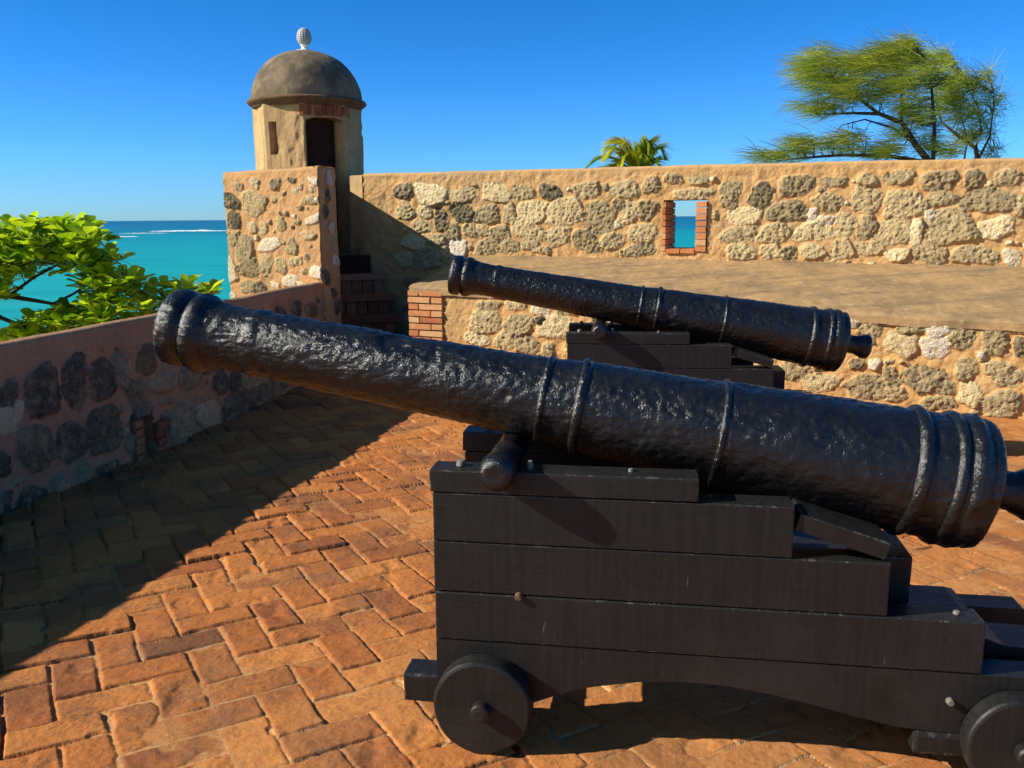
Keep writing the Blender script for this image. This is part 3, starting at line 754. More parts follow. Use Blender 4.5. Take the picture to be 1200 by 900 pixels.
# ================================================================== firing platform
pf_root = empty('firing_platform', (float(PC[0] + PD[0]) / 2, float(PC[1] + PD[1]) / 2, 0))
tag(pf_root, 'broad rubble ledge with sloping cement top and brick corner behind the farther cannon', 'ledge')
Lp = 8.6
zf = lambda s: .905 - .0262 * s
pf_st = fill_stones(STONES_PLATFORM, .66, Lp, .03, .80, random.Random(12), 5, .14, .30, [.3, .42, .5, .62, .9])
pf_st = chips(pf_st, .66, Lp, .02, .78, 60, 3)
o = rubble_wall('rubble_face', [tuple(PC), tuple(PD)], -.06, lambda s: zf(s) - .03, .0115, pf_st, .35, M['platform'], 61, None, 0, (), 1.0, .006, -1)
under(pf_root, o)
na = np.array([-pt_[1], pt_[0]])
ns_, nv_ = 520, 90
ss = np.linspace(0, Lp, ns_); vv = np.linspace(0, 1, nv_)
fr = PC + pt_ * ss[:, None] - na * .022
# the back edge meets the parapet
W0 = np.array([-.44, 10.548]); sw0 = float(np.dot(W0 - WA, wt_))
bk = WA + wt_ * (sw0 + ss[:, None] * (float(np.linalg.norm(WB - WA)) - sw0 - .05) / Lp) + n_ * .05
zb = np.interp(ss, [0, 1.5, 3.4, 5.7, Lp], [1.188, 1.165, 1.152, 1.12, 1.09])
P = fr[:, None] * (1 - vv[None, :, None]) + bk[:, None] * vv[None, :, None]
Zs = zf(ss)[:, None] * (1 - vv[None]) + zb[:, None] * vv[None]
rz = fbm(P[..., 0] * 3, P[..., 1] * 3, None, 4, 71) * .035 + fbm(P[..., 0] * 14, P[..., 1] * 14, None, 4, 75) * .012
Zs = Zs + rz * (1 - .3 * vv[None]) - .016 * (1 - sstep(0, .035, vv))[None]
edge = fbm(ss * 4, ss * 0, None, 3, 79)[:, None] * .02 * (1 - vv[None])
P3 = np.stack([P[..., 0] - na[0] * edge, P[..., 1] - na[1] * edge, Zs], -1)
Pb3 = P3.copy(); Pb3[..., 2] -= .06
under(pf_root, slab('cement_top', P3, Pb3, None, None, True, M['cap']))
# brick corner
bx = []; z = -.03; row = 0
while z < .855:
    s = -.012; k = 0
    lens = [.125, .27, .02] if row % 2 == 0 else [.265, .13, .02]
    if row % 4 == 2: lens = [.12, .275]
    for l in lens[:2]:
        d0 = -.026 + random.uniform(-.005, .005)
        p = PC + pt_ * s + na * d0
        bx.append(((p[0], p[1], z), (pt_[0] * l, pt_[1] * l, 0), (na[0] * .12, na[1] * .12, 0), (0, 0, .058)))
        s += l + .010
    z += .0695; row += 1
under(pf_root, link('brick_corner', bm_mesh('brick_corner', brick_course_mesh(bx, (.1, 1.0), .004), False), M['brick_pier']))

# ================================================================== stair to the tower
st_root = empty('brick_stairs', (-1.7, 10.4, 0))
tag(st_root, 'narrow brick stairs in deep shade climbing between block and parapet to the tower door', 'stairs')
asc = np.array([-.36, .933]); lat = np.array([.933, .36])
base = np.array([-1.50, 10.12])
for k in range(5):
    bx = []; z1 = .235 * (k + 1)
    c = base + asc * .265 * k
    a = -.42
    while a < .24:
        p = c + lat * a
        bx.append(((p[0], p[1], -.05), (lat[0] * .122, lat[1] * .122, 0), (asc[0] * .30, asc[1] * .30, 0), (0, 0, z1 - .03)))
        a += .132
    p = c + lat * -.42 - asc * .02
    bx.append(((p[0], p[1], z1 - .075), (lat[0] * .70, lat[1] * .70, 0), (asc[0] * .30, asc[1] * .30, 0), (0, 0, .075)))
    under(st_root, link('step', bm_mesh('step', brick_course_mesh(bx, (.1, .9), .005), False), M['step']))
bm = bmesh.new()
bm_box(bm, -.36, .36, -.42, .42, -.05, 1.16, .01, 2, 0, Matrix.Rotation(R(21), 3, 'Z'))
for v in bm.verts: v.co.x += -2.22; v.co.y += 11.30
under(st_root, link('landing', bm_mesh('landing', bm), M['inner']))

# ================================================================== sentry tower
tw = empty('sentry_tower', (TW[0], TW[1], 0))
tag(tw, 'round domed stone sentry tower with a dark doorway and a pine cone finial', 'tower')
tr = .665
def tower_r(a):
    f = np.mod(np.asarray(a) - R(7.3), R(45)) - R(22.5)
    return .640 / np.cos(f)
def shell():
    th = np.linspace(-np.pi, np.pi, 361)
    zz = np.arange(-.05, 3.001, .0153)
    for e in (8.6, 51, -33, -24): th[np.argmin(abs(th - R(e)))] = R(e)
    for e in (1.16, 2.835, 2.39, 2.785): zz[np.argmin(abs(zz - e))] = e
    T, Z = np.meshgrid(th, zz, indexing='ij')
    bx_, by_ = np.sin(T), -np.cos(T)
    dis = fbm(bx_ * 5, by_ * 5, Z * 4, 4, 5) * .024 + fbm(bx_ * 18, by_ * 18, Z * 14, 3, 8) * .008
    dis = dis - .014 * sstep(.10, .2, fbm(bx_ * 3 + 9, by_ * 3, Z * 2.5, 4, 12)) * sstep(R(-75), R(-20), T)
    ro = tower_r(T) + dis
    ri = np.full_like(ro, .50)
    Pf = np.stack([ro * bx_, ro * by_, Z], -1); Pb = np.stack([ri * bx_, ri * by_, Z], -1)
    tm, zm = (th[:-1] + th[1:]) / 2, (zz[:-1] + zz[1:]) / 2
    TT, ZZ = np.meshgrid(tm, zm, indexing='ij')
    arch = 2.80 + .045 * (1 - ((TT - R(29.8)) / R(21.2)) ** 2)
    door = (TT > R(8.6)) & (TT < R(51)) & (ZZ > 1.16) & (ZZ < arch)
    slit = (TT > R(-33)) & (TT < R(-24)) & (ZZ > 2.39) & (ZZ < 2.785)
    slab('tower_wall', Pf, Pb, ~(door | slit), None, True, M['tower'], tw)
shell()
def lathe_obj(name, prof, mat, parent, nt=96, amp=0.0, fr=6, seed=1, loc=(0, 0, 0)):
    P = lathe_pts(prof, nt)
    n = fbm(P[..., 0] * fr, P[..., 1] * fr, P[..., 2] * fr, 4, seed) * amp
    r = np.hypot(P[..., 0], P[..., 1]); k = (r + n) / np.maximum(r, 1e-6)
    k = np.where(r < .002, 1, k)
    P[..., 0] *= k; P[..., 1] *= k
    P[..., 2] += n * .5
    P = P + np.array(loc)
    return link(name, npmesh(name, P.reshape(-1, 3), ring_faces(len(prof), nt)), mat, parent)
# dark inside lining, floor to vault
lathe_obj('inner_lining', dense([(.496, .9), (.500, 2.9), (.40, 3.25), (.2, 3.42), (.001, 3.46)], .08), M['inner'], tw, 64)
lathe_obj('cornice', dense([(.55, 2.975), (.672, 2.98), (.690, 2.992), (.694, 3.010), (.712, 3.016), (.735, 3.032), (.752, 3.048), (.755, 3.066), (.742, 3.080), (.69, 3.094), (.5, 3.10)], .012), M['cornice'], tw, 128, .012, 9, 3)
dprof = [(.700 * math.cos(a) ** .94, 3.080 + .628 * math.sin(a)) for a in np.linspace(0, math.pi / 2 - .001, 60)]
lathe_obj('dome', dprof, M['dome'], tw, 128, .022, 4, 9)
bx = []
nb = 15
for i in range(nb):
    a0 = R(4 + i * 61 / nb); a1 = R(4 + (i + 1) * 61 / nb - .55)
    q_ = random.uniform(-.003, .009); rr = float(tower_r(a0)) + q_; r1_ = float(tower_r(a1)) + q_
    p0 = Vector((rr * math.sin(a0), -rr * math.cos(a0), 2.848 + random.uniform(-.008, .008))); p1 = Vector((r1_ * math.sin(a1), -r1_ * math.cos(a1), p0.z))
    nn = Vector((math.sin((a0 + a1) / 2), -math.cos((a0 + a1) / 2), 0))
    bx.append((p0 - nn * .12, p1 - p0, nn * .12, (0, 0, .128)))
link('brick_lintel', bm_mesh('brick_lintel', brick_course_mesh(bx, (.0, .8), .004), False), M['brick'], tw)
fin = lathe_obj('finial', [(.001, 3.772)] + [(.098 * math.sin(a) ** .8 * (1 - .16 * (1 - math.cos(a)) / 2) , 3.772 + .215 * (1 - math.cos(a)) / 2) for a in np.linspace(.12, math.pi - .06, 48)] + [(.001, 3.990)], M['finial'], tw, 96)
me = fin.data
for v in me.vertices:                                # pine cone scales
    a = math.atan2(v.co.y, v.co.x); h = (v.co.z - 3.772) / .215
    k = 1 + .075 * (math.sin(a * 9 + h * 26) * math.sin(a * 9 - h * 26)) * math.sin(math.pi * min(max(h, 0), 1)) ** .5
    v.co.x *= k; v.co.y *= k
lathe_obj('finial_base', dense([(.001, 3.69), (.125, 3.690), (.125, 3.706), (.085, 3.714), (.052, 3.722), (.040, 3.745), (.042, 3.765), (.058, 3.780), (.03, 3.79)], .008), M['white'], tw, 48)

# ================================================================== ground the fort stands on, the coast and the sea
bm = bmesh.new()
out = [(-6.6, -4.2), (-5.0, .8), (-4.25, 2.9), (-3.62, 4.75), (-3.27, 6.0), (-2.85, 8.3), (-3.45, 9.4), (-3.62, 10.6), (-3.5, 12.3), (-2.6, 12.85), (-1.7, 12.4), (-1.3, 11.5), (7.45, 7.95), (9.5, 7.0), (9.5, -4.2)]
lo = [bm.verts.new((x * 1.0, y, -4.5)) for x, y in out]; hi = [bm.verts.new((x, y, -.075)) for x, y in out]
bm.faces.new(lo[::-1]); bm.faces.new(hi)
for i in range(len(out)):
    j = (i + 1) % len(out); bm.faces.new((lo[i], lo[j], hi[j], hi[i]))
tag(link('bastion_ground', bm_mesh('bastion_ground', bm), M['platform']), kind='structure')
gx = np.linspace(-70, 90, 161); gy = np.linspace(-60, 80, 141)
X, Y = np.meshgrid(gx, gy, indexing='ij')
dl = np.hypot(np.where(X < -3, X + 3, 0), np.where(Y > 10, Y - 10, 0) * np.where(X < 2, 1.0, .42))
Z = -2.6 - 7.5 * sstep(3, 15, dl) + fbm(X * .25, Y * .25, None, 4, 3) * .9
q = np.arange(X.size).reshape(X.shape)
tag(link('terrain', npmesh('terrain', np.stack([X, Y, Z], -1).reshape(-1, 3), np.stack([q[:-1, :-1], q[1:, :-1], q[1:, 1:], q[:-1, 1:]], -1).reshape(-1, 4)), M['terrain']), kind='structure')
bm = bmesh.new()
rad = [0, 60, 200, 600, 2000, 8000, 30000, 70000]
prev = None
for r in rad:
    ring = [bm.verts.new((0, 0, -8))] if r == 0 else [bm.verts.new((r * math.cos(2 * math.pi * k / 48), r * math.sin(2 * math.pi * k / 48), -8)) for k in range(48)]
    if prev:
        for k in range(48):
            if len(prev) == 1: bm.faces.new((prev[0], ring[k], ring[(k + 1) % 48]))
            else: bm.faces.new((prev[k], ring[k], ring[(k + 1) % 48], prev[(k + 1) % 48]))
    prev = ring
tag(link('sea', bm_mesh('sea', bm), M['sea']), kind='structure')
# breakers on the reef
def breaker(x0, x1, y0, y1, hgt, wid, seed):
    n = 220; m = 9
    t = np.linspace(0, 1, n)
    xs = x0 + (x1 - x0) * t; yc = y0 + (y1 - y0) * t + fbm(t * 9, t * 0, None, 3, seed) * wid * 1.1
    env = np.sin(np.pi * t) ** .4 * (.35 + 1.1 * np.clip(fbm(t * 13, t * 0, None, 4, seed + 3) + .42, 0, 1))
    v = np.linspace(-1, 1, m)
    X = np.repeat(xs[:, None], m, 1); Y = yc[:, None] + v[None] * wid * env[:, None]
    Zz = -8.05 + hgt * env[:, None] * np.cos(v[None] * np.pi / 2) ** .8
    P = np.stack([X, Y, Zz], -1); Q = P.copy(); Q[..., 2] = -8.3
    tag(slab('breaking_surf', P, Q, None, None, True, M['foam']), kind='structure')
breaker(-268, -226, 520, 548, .7, 9, 3)
breaker(-322, -236, 800, 800, 1.1, 13, 8)
breaker(-420, -372, 780, 800, .6, 7, 15)
breaker(-300, -262, 690, 690, .4, 4, 12)

# ================================================================== cannons
EPS = R(9.9)
AX = np.array([math.cos(EPS), 0, -math.sin(EPS)]); AU = np.array([math.sin(EPS), 0, math.cos(EPS)]); AY = np.array([0, 1.0, 0])
BY = .36                                             # the barrel's plane between the two cheeks

PROFILE = [(0.03, 0.1081), (0.0339, 0.1197), (0.0476, 0.1293), (0.074, 0.1327), (0.0945, 0.1283), (0.1043, 0.1168), (0.114, 0.1168), (0.1238, 0.1283), (0.1453, 0.1327), (0.1668, 0.1264), (0.1785, 0.1168), (0.2156, 0.11), (0.2743, 0.1065), (0.3231, 0.107), (0.3349, 0.1125), (0.3583, 0.1125), (0.372, 0.108), (0.6163, 0.1135), (0.9094, 0.1215), (1.2025, 0.13), (1.2563, 0.132), (1.38, 0.14), (1.42, 0.144), (1.6, 0.151), (1.84, 0.161), (1.86, 0.1655), (2.0892, 0.175), (2.3757, 0.187), (2.433, 0.189), (2.4979, 0.19), (2.5434, 0.1935), (2.5596, 0.203), (2.5791, 0.206), (2.5953, 0.199), (2.6051, 0.192), (2.6181, 0.196), (2.6311, 0.193), (2.6441, 0.172), (2.6538, 0.13), (2.6603, 0.07)]
RINGS = [(1.310, .010, .008), (1.425, .014, .011), (1.857, .010, .007), (2.421, .018, .013), (2.524, .015, .012)]

def barrel_point(s, r, th, m0):
    return m0 + AX * s[..., None] + (AY * (np.sin(th) * r)[..., None] + AU * (np.cos(th) * r)[..., None])

def lumpy(P, seed):
    x, y, z = P[..., 0], P[..., 1], P[..., 2]
    a = fbm(x * 9, y * 9, z * 9, 3, seed) * .009
    b = (np.abs(fbm(x * 40, y * 40, z * 40, 3, seed + 4)) - .12) * -.010
    b = b + (np.abs(fbm(x * 78, y * 78, z * 78, 2, seed + 6)) - .12) * -.006
    c = fbm(x * 60, y * 60, z * 60, 2, seed + 8) * .005
    pit = -.008 * sstep(.17, .27, fbm(x * 6.5 + 3, y * 6.5, z * 6.5, 3, seed + 12))
    return a + b + c + pit

def lathe_on_barrel(name, prof, m0, seed, parent, nt=220, amp=1.0):
    prof = np.array(prof)
    th = np.linspace(0, 2 * np.pi, nt, endpoint=False)
    S = np.repeat(prof[:, 0][:, None], nt, 1); Rr = np.repeat(prof[:, 1][:, None], nt, 1); T = np.repeat(th[None], len(prof), 0)
    P0 = barrel_point(S, Rr, T, m0)
    Rr = Rr + lumpy(P0, seed) * amp
    P = barrel_point(S, np.maximum(Rr, .001), T, m0)
    return link(name, npmesh(name, P.reshape(-1, 3), ring_faces(len(prof), nt)), M['iron'], parent)

def wheel_mesh():
    prof = dense([(.001, -.035), (.014, -.0355), (.026, -.033), (.030, -.026), (.030, -.001), (.0301, .0), (.140, .0), (.1465, .003), (.150, .010), (.150, .062), (.146, .070), (.02, .072), (.001, .072)], .02)
    V = []
    nt = 72
    for r, y in prof:
        for k in range(nt):
            a = 2 * math.pi * k / nt
            j = 1 + (.006 * math.sin(3 * a + 1) + .004 * math.sin(7 * a)) * (1 if r > .1 else 0)
            V.append((r * j * math.cos(a), y, r * j * math.sin(a)))
    return npmesh('wheel', np.array(V), ring_faces(len(prof), nt), False)

PARTS = {}
def shared(key, make):
    if key not in PARTS: PARTS[key] = make()
    return PARTS[key]

def plank_mesh(x0, x1, z0, z1, y0, y1, seed):
    random.seed(seed)
    bm = bmesh.new()
    bm_box(bm, x0, x1, y0, y1, z0 + .0012, z1 - .0012, .0045, 2, .0015)
    return bm_mesh('plank', bm)

def cheek_base_mesh(y0, y1):
    bm = bmesh.new()
    arch = [(.10, .122), (.226, .176), (.285, .199), (.342, .212), (.46, .235), (.593, .247), (.72, .244), (.838, .228), (.96, .206), (1.078, .178), (1.18, .158), (1.26, .149)]
    prof = [(-.152, .331), (-.152, .122)] + arch + [(1.70, .149), (1.715, .17), (1.715, .315), (1.70, .331)]
    bm_prism(bm, prof, y0, y1, .0045)
    return bm_mesh('cheek', bm)

def bolt_mesh(x, y, z, r=.012, h=.02, ax='Z'):
    bm = bmesh.new()
    g = bmesh.ops.create_cone(bm, cap_ends=True, segments=10, radius1=r, radius2=r * .8, depth=h)['verts']
    for v in g:
        if ax == 'Y': v.co = Vector((v.co.x, -v.co.z, v.co.y))
        v.co += Vector((x, y, z + (h / 2 if ax == 'Z' else 0)))
    bmesh.ops.bevel(bm, geom=bm.edges[:], offset=r * .15, segments=1, affect='EDGES')
    return bm_mesh('bolt', bm)

def trunnion_mesh(sgn):
    prof = [(.049, 0.0), (.047, .10), (.045, .17), (.049, .178), (.0495, .19), (.045, .20), (.046, .24), (.050, .275), (.0535, .305), (.0545, .335), (.0525, .360), (.044, .378), (.033, .388), (.022, .386), (.001, .385)]
    nt = 48; V = []
    for r, h in prof:
        for k in range(nt):
            a = 2 * math.pi * k / nt
            V.append((r * math.cos(a), -sgn * h, r * math.sin(a)))
    V = np.array(V)
    V += (fbm(V[:, 0] * 22, V[:, 1] * 22, V[:, 2] * 22, 3, 77) * .0035)[:, None] * np.array([1, 0, 1])
    return npmesh('trunnion', V, ring_faces(len(prof), nt))

def cannon(loc, th, shift, dz, seed, label):
    root = empty('cannon', loc, -R(th))
    tag(root, label, 'cannon', 'cannons on the terrace')
    # ---- barrel
    m0 = np.array([-1.140 + shift, BY, 1.255 + dz])
    pr = [(s, r) for r, s in []]
    bore = [(.45, .001), (.45, .048), (.05, .050), (.034, .054), (.03, .062)]
    prof = bore + PROFILE
    fine = [prof[0]]
    for a, b in zip(prof[:-1], prof[1:]):
        n = max(1, int(math.hypot(b[0] - a[0], b[1] - a[1]) / .0075)) if a[0] > 0 or b[0] > 0 else 2
        if a[0] == .45: n = 2
        for i in range(1, n + 1): fine.append((a[0] + (b[0] - a[0]) * i / n, a[1] + (b[1] - a[1]) * i / n))
    br = lathe_on_barrel('barrel', fine, m0, seed, root)
    ps = np.array(PROFILE)
    for (s, hw, ex) in RINGS:
        tt = np.linspace(-1, 1, 11)
        r0 = np.interp(s, ps[:, 0], ps[:, 1])
        pf = [(s + hw * 1.25 * t, r0 - .006 + (ex + .006) * math.sqrt(max(0, 1 - t * t))) for t in tt]
        lathe_on_barrel('reinforce_ring', pf, m0, seed, br, 220, .85)
    cp = [(2.63, 0.1), (2.65, 0.078), (2.665, 0.064), (2.695, 0.058), (2.73, 0.06), (2.755, 0.07), (2.775, 0.079), (2.795, 0.081), (2.81, 0.077), (2.822, 0.06), (2.826, 0.03), (2.827, 0.001)]
    cf = [cp[0]]
    for a, b in zip(cp[:-1], cp[1:]):
        for i in range(1, 4): cf.append((a[0] + (b[0] - a[0]) * i / 3, a[1] + (b[1] - a[1]) * i / 3))
    lathe_on_barrel('cascabel', cf, m0, seed, br, 96, .8)
    for sg in (1, -1):
        o = link('trunnion', shared('trunnion%d' % sg, lambda: trunnion_mesh(sg)), M['iron'], br)
        o.location = (.055, BY, .887)
    # ---- carriage
    for side, (y0, y1) in enumerate(((.075, .175), (.545, .645))):
        ch = link('cheek', shared(('cheek', side), lambda: cheek_base_mesh(y0, y1)), M['wood'], root)
        ends = [(1.412, .333, .488), (1.152, .489, .648), (.886, .649, .800), (.622, .801, .872)] if side == 0 else [(1.30, .333, .488), (1.10, .489, .648), (.886, .649, .800), (.622, .801, .872)]
        for i, (xe, z0, z1) in enumerate(ends):
            xs = -.160 if i == 3 else -.152 - random.uniform(0, .003)
            o2 = -.004 if i == 3 else (0, .0015, -.001)[i]
            link('plank', shared(('plank', side, i), lambda: plank_mesh(xs, xe, z0, z1, y0 + o2, y1, 90 + i + side * 7)), M['wood'], ch)
        for i, (bx, dy) in enumerate(((-.075, .05), (.135, .04), (.43, .05))):
            link('bolt', shared(('bolt', side, i), lambda: bolt_mesh(bx, y0 + dy, .870, (.016, .011, .009)[i], (.018, .026, .010)[i])), M['bare'], ch)
        if side == 0:
            link('bolt', shared('bolt_side', lambda: bolt_mesh(.105, y0 - .006, .487, .013, .018, 'Y')), M['rust'], ch)
            link('bolt', shared('bolt_rear', lambda: bolt_mesh(1.335, y0 - .006, .247, .012, .02, 'Y')), M['bare'], ch)
            link('bolt', shared('bolt_step', lambda: bolt_mesh(1.35, y0 + .05, .487, .011, .010)), M['bare'], ch)
    def fb(x0, x1, ya, yb, z0, z1, b=.007):
        bm = bmesh.new(); bm_box(bm, x0, x1, ya, yb, z0, z1, b, 2, .002); return bm_mesh('timber', bm)
    for sg, (ya, yb) in enumerate(((.079, .180), (.540, .641))):
        link('axletree', shared(('front_axletree', sg), lambda: fb(-.262, .10, ya, yb, .112, .206)), M['wood'], root)
    link('axletree', shared('rear_axletree', lambda: fb(1.245, 1.62, .066, .654, .080, .1475, .012)), M['wood'], root)
    link('transom', shared('mid_transom', lambda: fb(-.06, .05, .177, .543, .34, .72)), M['wood'], root)
    def bed():
        bm = bmesh.new()
        bm_prism(bm, [(.30, .30), (.30, .455), (1.40, .455), (1.425, .45), (1.445, .40), (1.475, .365), (1.53, .345), (1.66, .34), (1.66, .30)], .24, .40, .006)
        return bm_mesh('stool_bed', bm)
    link('stool_bed', shared('bed', bed), M['wood'], root)
    link('bed_block', shared('bed_block', lambda: fb(.86, 1.255, .235, .46, .457, .610)), M['wood'], root)
    def quoin():
        bm = bmesh.new()
        bm_box(bm, -.13, .13, -.105, .105, -.026, .026, .005, 2, .001, Matrix.Rotation(R(17), 3, 'Y'))
        for v in bm.verts: v.co += Vector((1.022, .190, .714))
        return bm_mesh('quoin', bm)
    link('quoin', shared('quoin', quoin), M['wood'], root)
    wm = shared('wheel', wheel_mesh)
    for wx in (0.0, 1.515):
        for sg in (0, 1):
            o = link('wheel', wm, M['wood'], root)
            o.location = (wx, 0 if sg == 0 else .72, .150)
            o.rotation_euler = (0, 0, 0 if sg == 0 else math.pi)
    def axle(wx):
        bm = bmesh.new()
        g = bmesh.ops.create_cone(bm, cap_ends=True, segments=24, radius1=.028, radius2=.028, depth=.60)['verts']
        for v in g: v.co = Vector((v.co.x + wx, v.co.z + .36, v.co.y + .150))
        return bm_mesh('axle', bm)
    for wx in (0.0, 1.515): link('axle', shared(('axle', wx), lambda: axle(wx)), M['wood'], root)
    return root

cannon((-.100, 2.435, 0), 9, 0.0, 0.0, 201, 'nearest black iron cannon on a stepped black timber carriage with solid wheels')
cannon((.50, 5.56, 0), 6, .165, -.020, 305, 'farther black iron cannon on its carriage, standing in front of the stone ledge')

# ================================================================== vegetation
def dirto(u, v):
    """direction of sight through a point of the photograph (used to survey where branches stand)"""
    a, b = u - 600, v - 450
    return rt2 * (a / 1040) - up2 * (b / 1040) + fw
def survey(u, v, y):
    d = dirto(u, v); return Vector((0, 0, EYE)) + d * (y / d.y)

# ---- broad-leaved tree at the left, beyond the low parapet
def broad_tree():
    rr = random.Random(3)
    root = empty('almond_tree', (-5.3, 8.6, -2.6))
    tag(root, 'leafy bright green tree spreading over the low parapet at the left, sea behind it', 'tree')
    tk = Acc()
    spots = []
    blobs = [(20, 285, 30, 20), (48, 275, 22, 18), (85, 280, 25, 18), (70, 300, 32, 18), (105, 300, 26, 22), (30, 312, 30, 14), (130, 318, 20, 18), (150, 345, 16, 18), (120, 350, 20, 15), (95, 378, 30, 14), (60, 385, 30, 12),
             (20, 398, 26, 12), (135, 378, 26, 13), (168, 360, 15, 14), (188, 345, 12, 10), (215, 338, 6, 6), (246, 346, 5, 5), (0, 330, 14, 20), (-25, 300, 25, 35), (-40, 360, 30, 35), (10, 300, 20, 14), (165, 385, 30, 12), (110, 330, 14, 10), (45, 400, 40, 8), (-60, 320, 30, 50), (200, 375, 18, 8)]
    for (u, v, ru, rv) in blobs:
        for k in range(max(4, int(ru * rv / 19))):
            a = rr.uniform(0, 2 * math.pi); q = math.sqrt(rr.random())
            spots.append(survey(u + ru * q * math.cos(a), v + rv * q * math.sin(a), 7.75 + rr.uniform(-.55, .7)))
    # boughs
    P = lambda u, v, y: survey(u, v, y)
    b0 = [Vector((-5.3, 8.6, -2.7)), Vector((-5.35, 8.5, -.9)), Vector((-5.1, 8.3, .4)), P(-30, 338, 8.0), P(10, 347, 7.9), P(40, 352, 7.85), P(62, 356, 7.8)]
    boughs = [(b0, [.13, .11, .085, .05, .024, .018, .014]),
              ([b0[6], P(85, 345, 7.8), P(105, 332, 7.8), P(120, 322, 7.8)], [.013, .011, .009, .006]),
              ([b0[6], P(90, 360, 7.7), P(120, 352, 7.7), P(150, 350, 7.7)], [.012, .010, .008, .005]),
              ([b0[3], P(0, 312, 8.0), P(30, 292, 8.0), P(60, 282, 8.0)], [.03, .02, .012, .006]),
              ([b0[4], P(40, 325, 7.9), P(75, 306, 7.9), P(95, 290, 7.9)], [.016, .012, .009, .006]),
              ([b0[3], P(0, 372, 7.8), P(40, 388, 7.8), P(90, 384, 7.8), P(150, 382, 7.8), P(195, 352, 7.8), P(214, 342, 7.8)], [.03, .02, .016, .012, .009, .007, .004]),
              ([P(150, 382, 7.8), P(200, 376, 7.8), P(235, 365, 7.9), P(246, 350, 7.9)], [.008, .006, .005, .003])]
    nodes = []
    for pts, rad in boughs:
        V, F = tube(pts, rad, 7); tk.add(V, F)
        for a, b in zip(pts[:-1], pts[1:]):
            for t in (0, .33, .66): nodes.append(a.lerp(b, t))
        nodes.append(pts[-1])
    lf = Acc()
    spots.sort(key=lambda c: min((q - c).length for q in nodes))
    for c in spots:
        n = min(nodes, key=lambda q: (q - c).length)
        nodes.append(c)
        mid = n.lerp(c, .5) + Vector((rr.uniform(-.05, .05), rr.uniform(-.05, .05), rr.uniform(-.02, .06)))
        V, F = tube([n, mid, c], [.0048, .004, .003], 4); tk.add(V, F)
        out = (c - n); out = out.normalized() if out.length > .02 else Vector((0, 0, 1))
        for k in range(rr.randint(7, 10)):
            a = rr.uniform(0, 2 * math.pi)
            d = (Vector((math.cos(a), math.sin(a), rr.uniform(-.15, .8))) + out * .35 + Vector((0, 0, .15))).normalized()
            L = rr.uniform(.07, .155); Wd = L * rr.uniform(.29, .37)
            side = d.cross(Vector((rr.uniform(-.4, .4), rr.uniform(-.4, .4), 1))).normalized(); nn = side.cross(d).normalized()
            p0 = c + d * .012 + Vector((rr.uniform(-.03, .03), rr.uniform(-.03, .03), rr.uniform(-.03, .03)))
            fold = rr.uniform(.10, .35); curl = rr.uniform(-.25, .1)
            V = []
            for (t, wv) in ((0, .08), (.25, .55), (.55, .95), (.8, .95), (.94, .6), (1.0, .12)):
                cpt = p0 + d * (L * t) + nn * (curl * L * t * t)
                V += [cpt - side * (Wd * wv) + nn * (fold * Wd * wv), cpt, cpt + side * (Wd * wv) + nn * (fold * Wd * wv)]
            F = []
            for i in range(5):
                F += [(i * 3, i * 3 + 1, i * 3 + 4, i * 3 + 3), (i * 3 + 1, i * 3 + 2, i * 3 + 5, i * 3 + 4)]
            lf.add(V, F, min(1, max(0, rr.gauss(.48, .29))))
    under(root, tk.obj('trunk', M['bark'])); under(root, lf.obj('crown', M['almond']))
broad_tree()

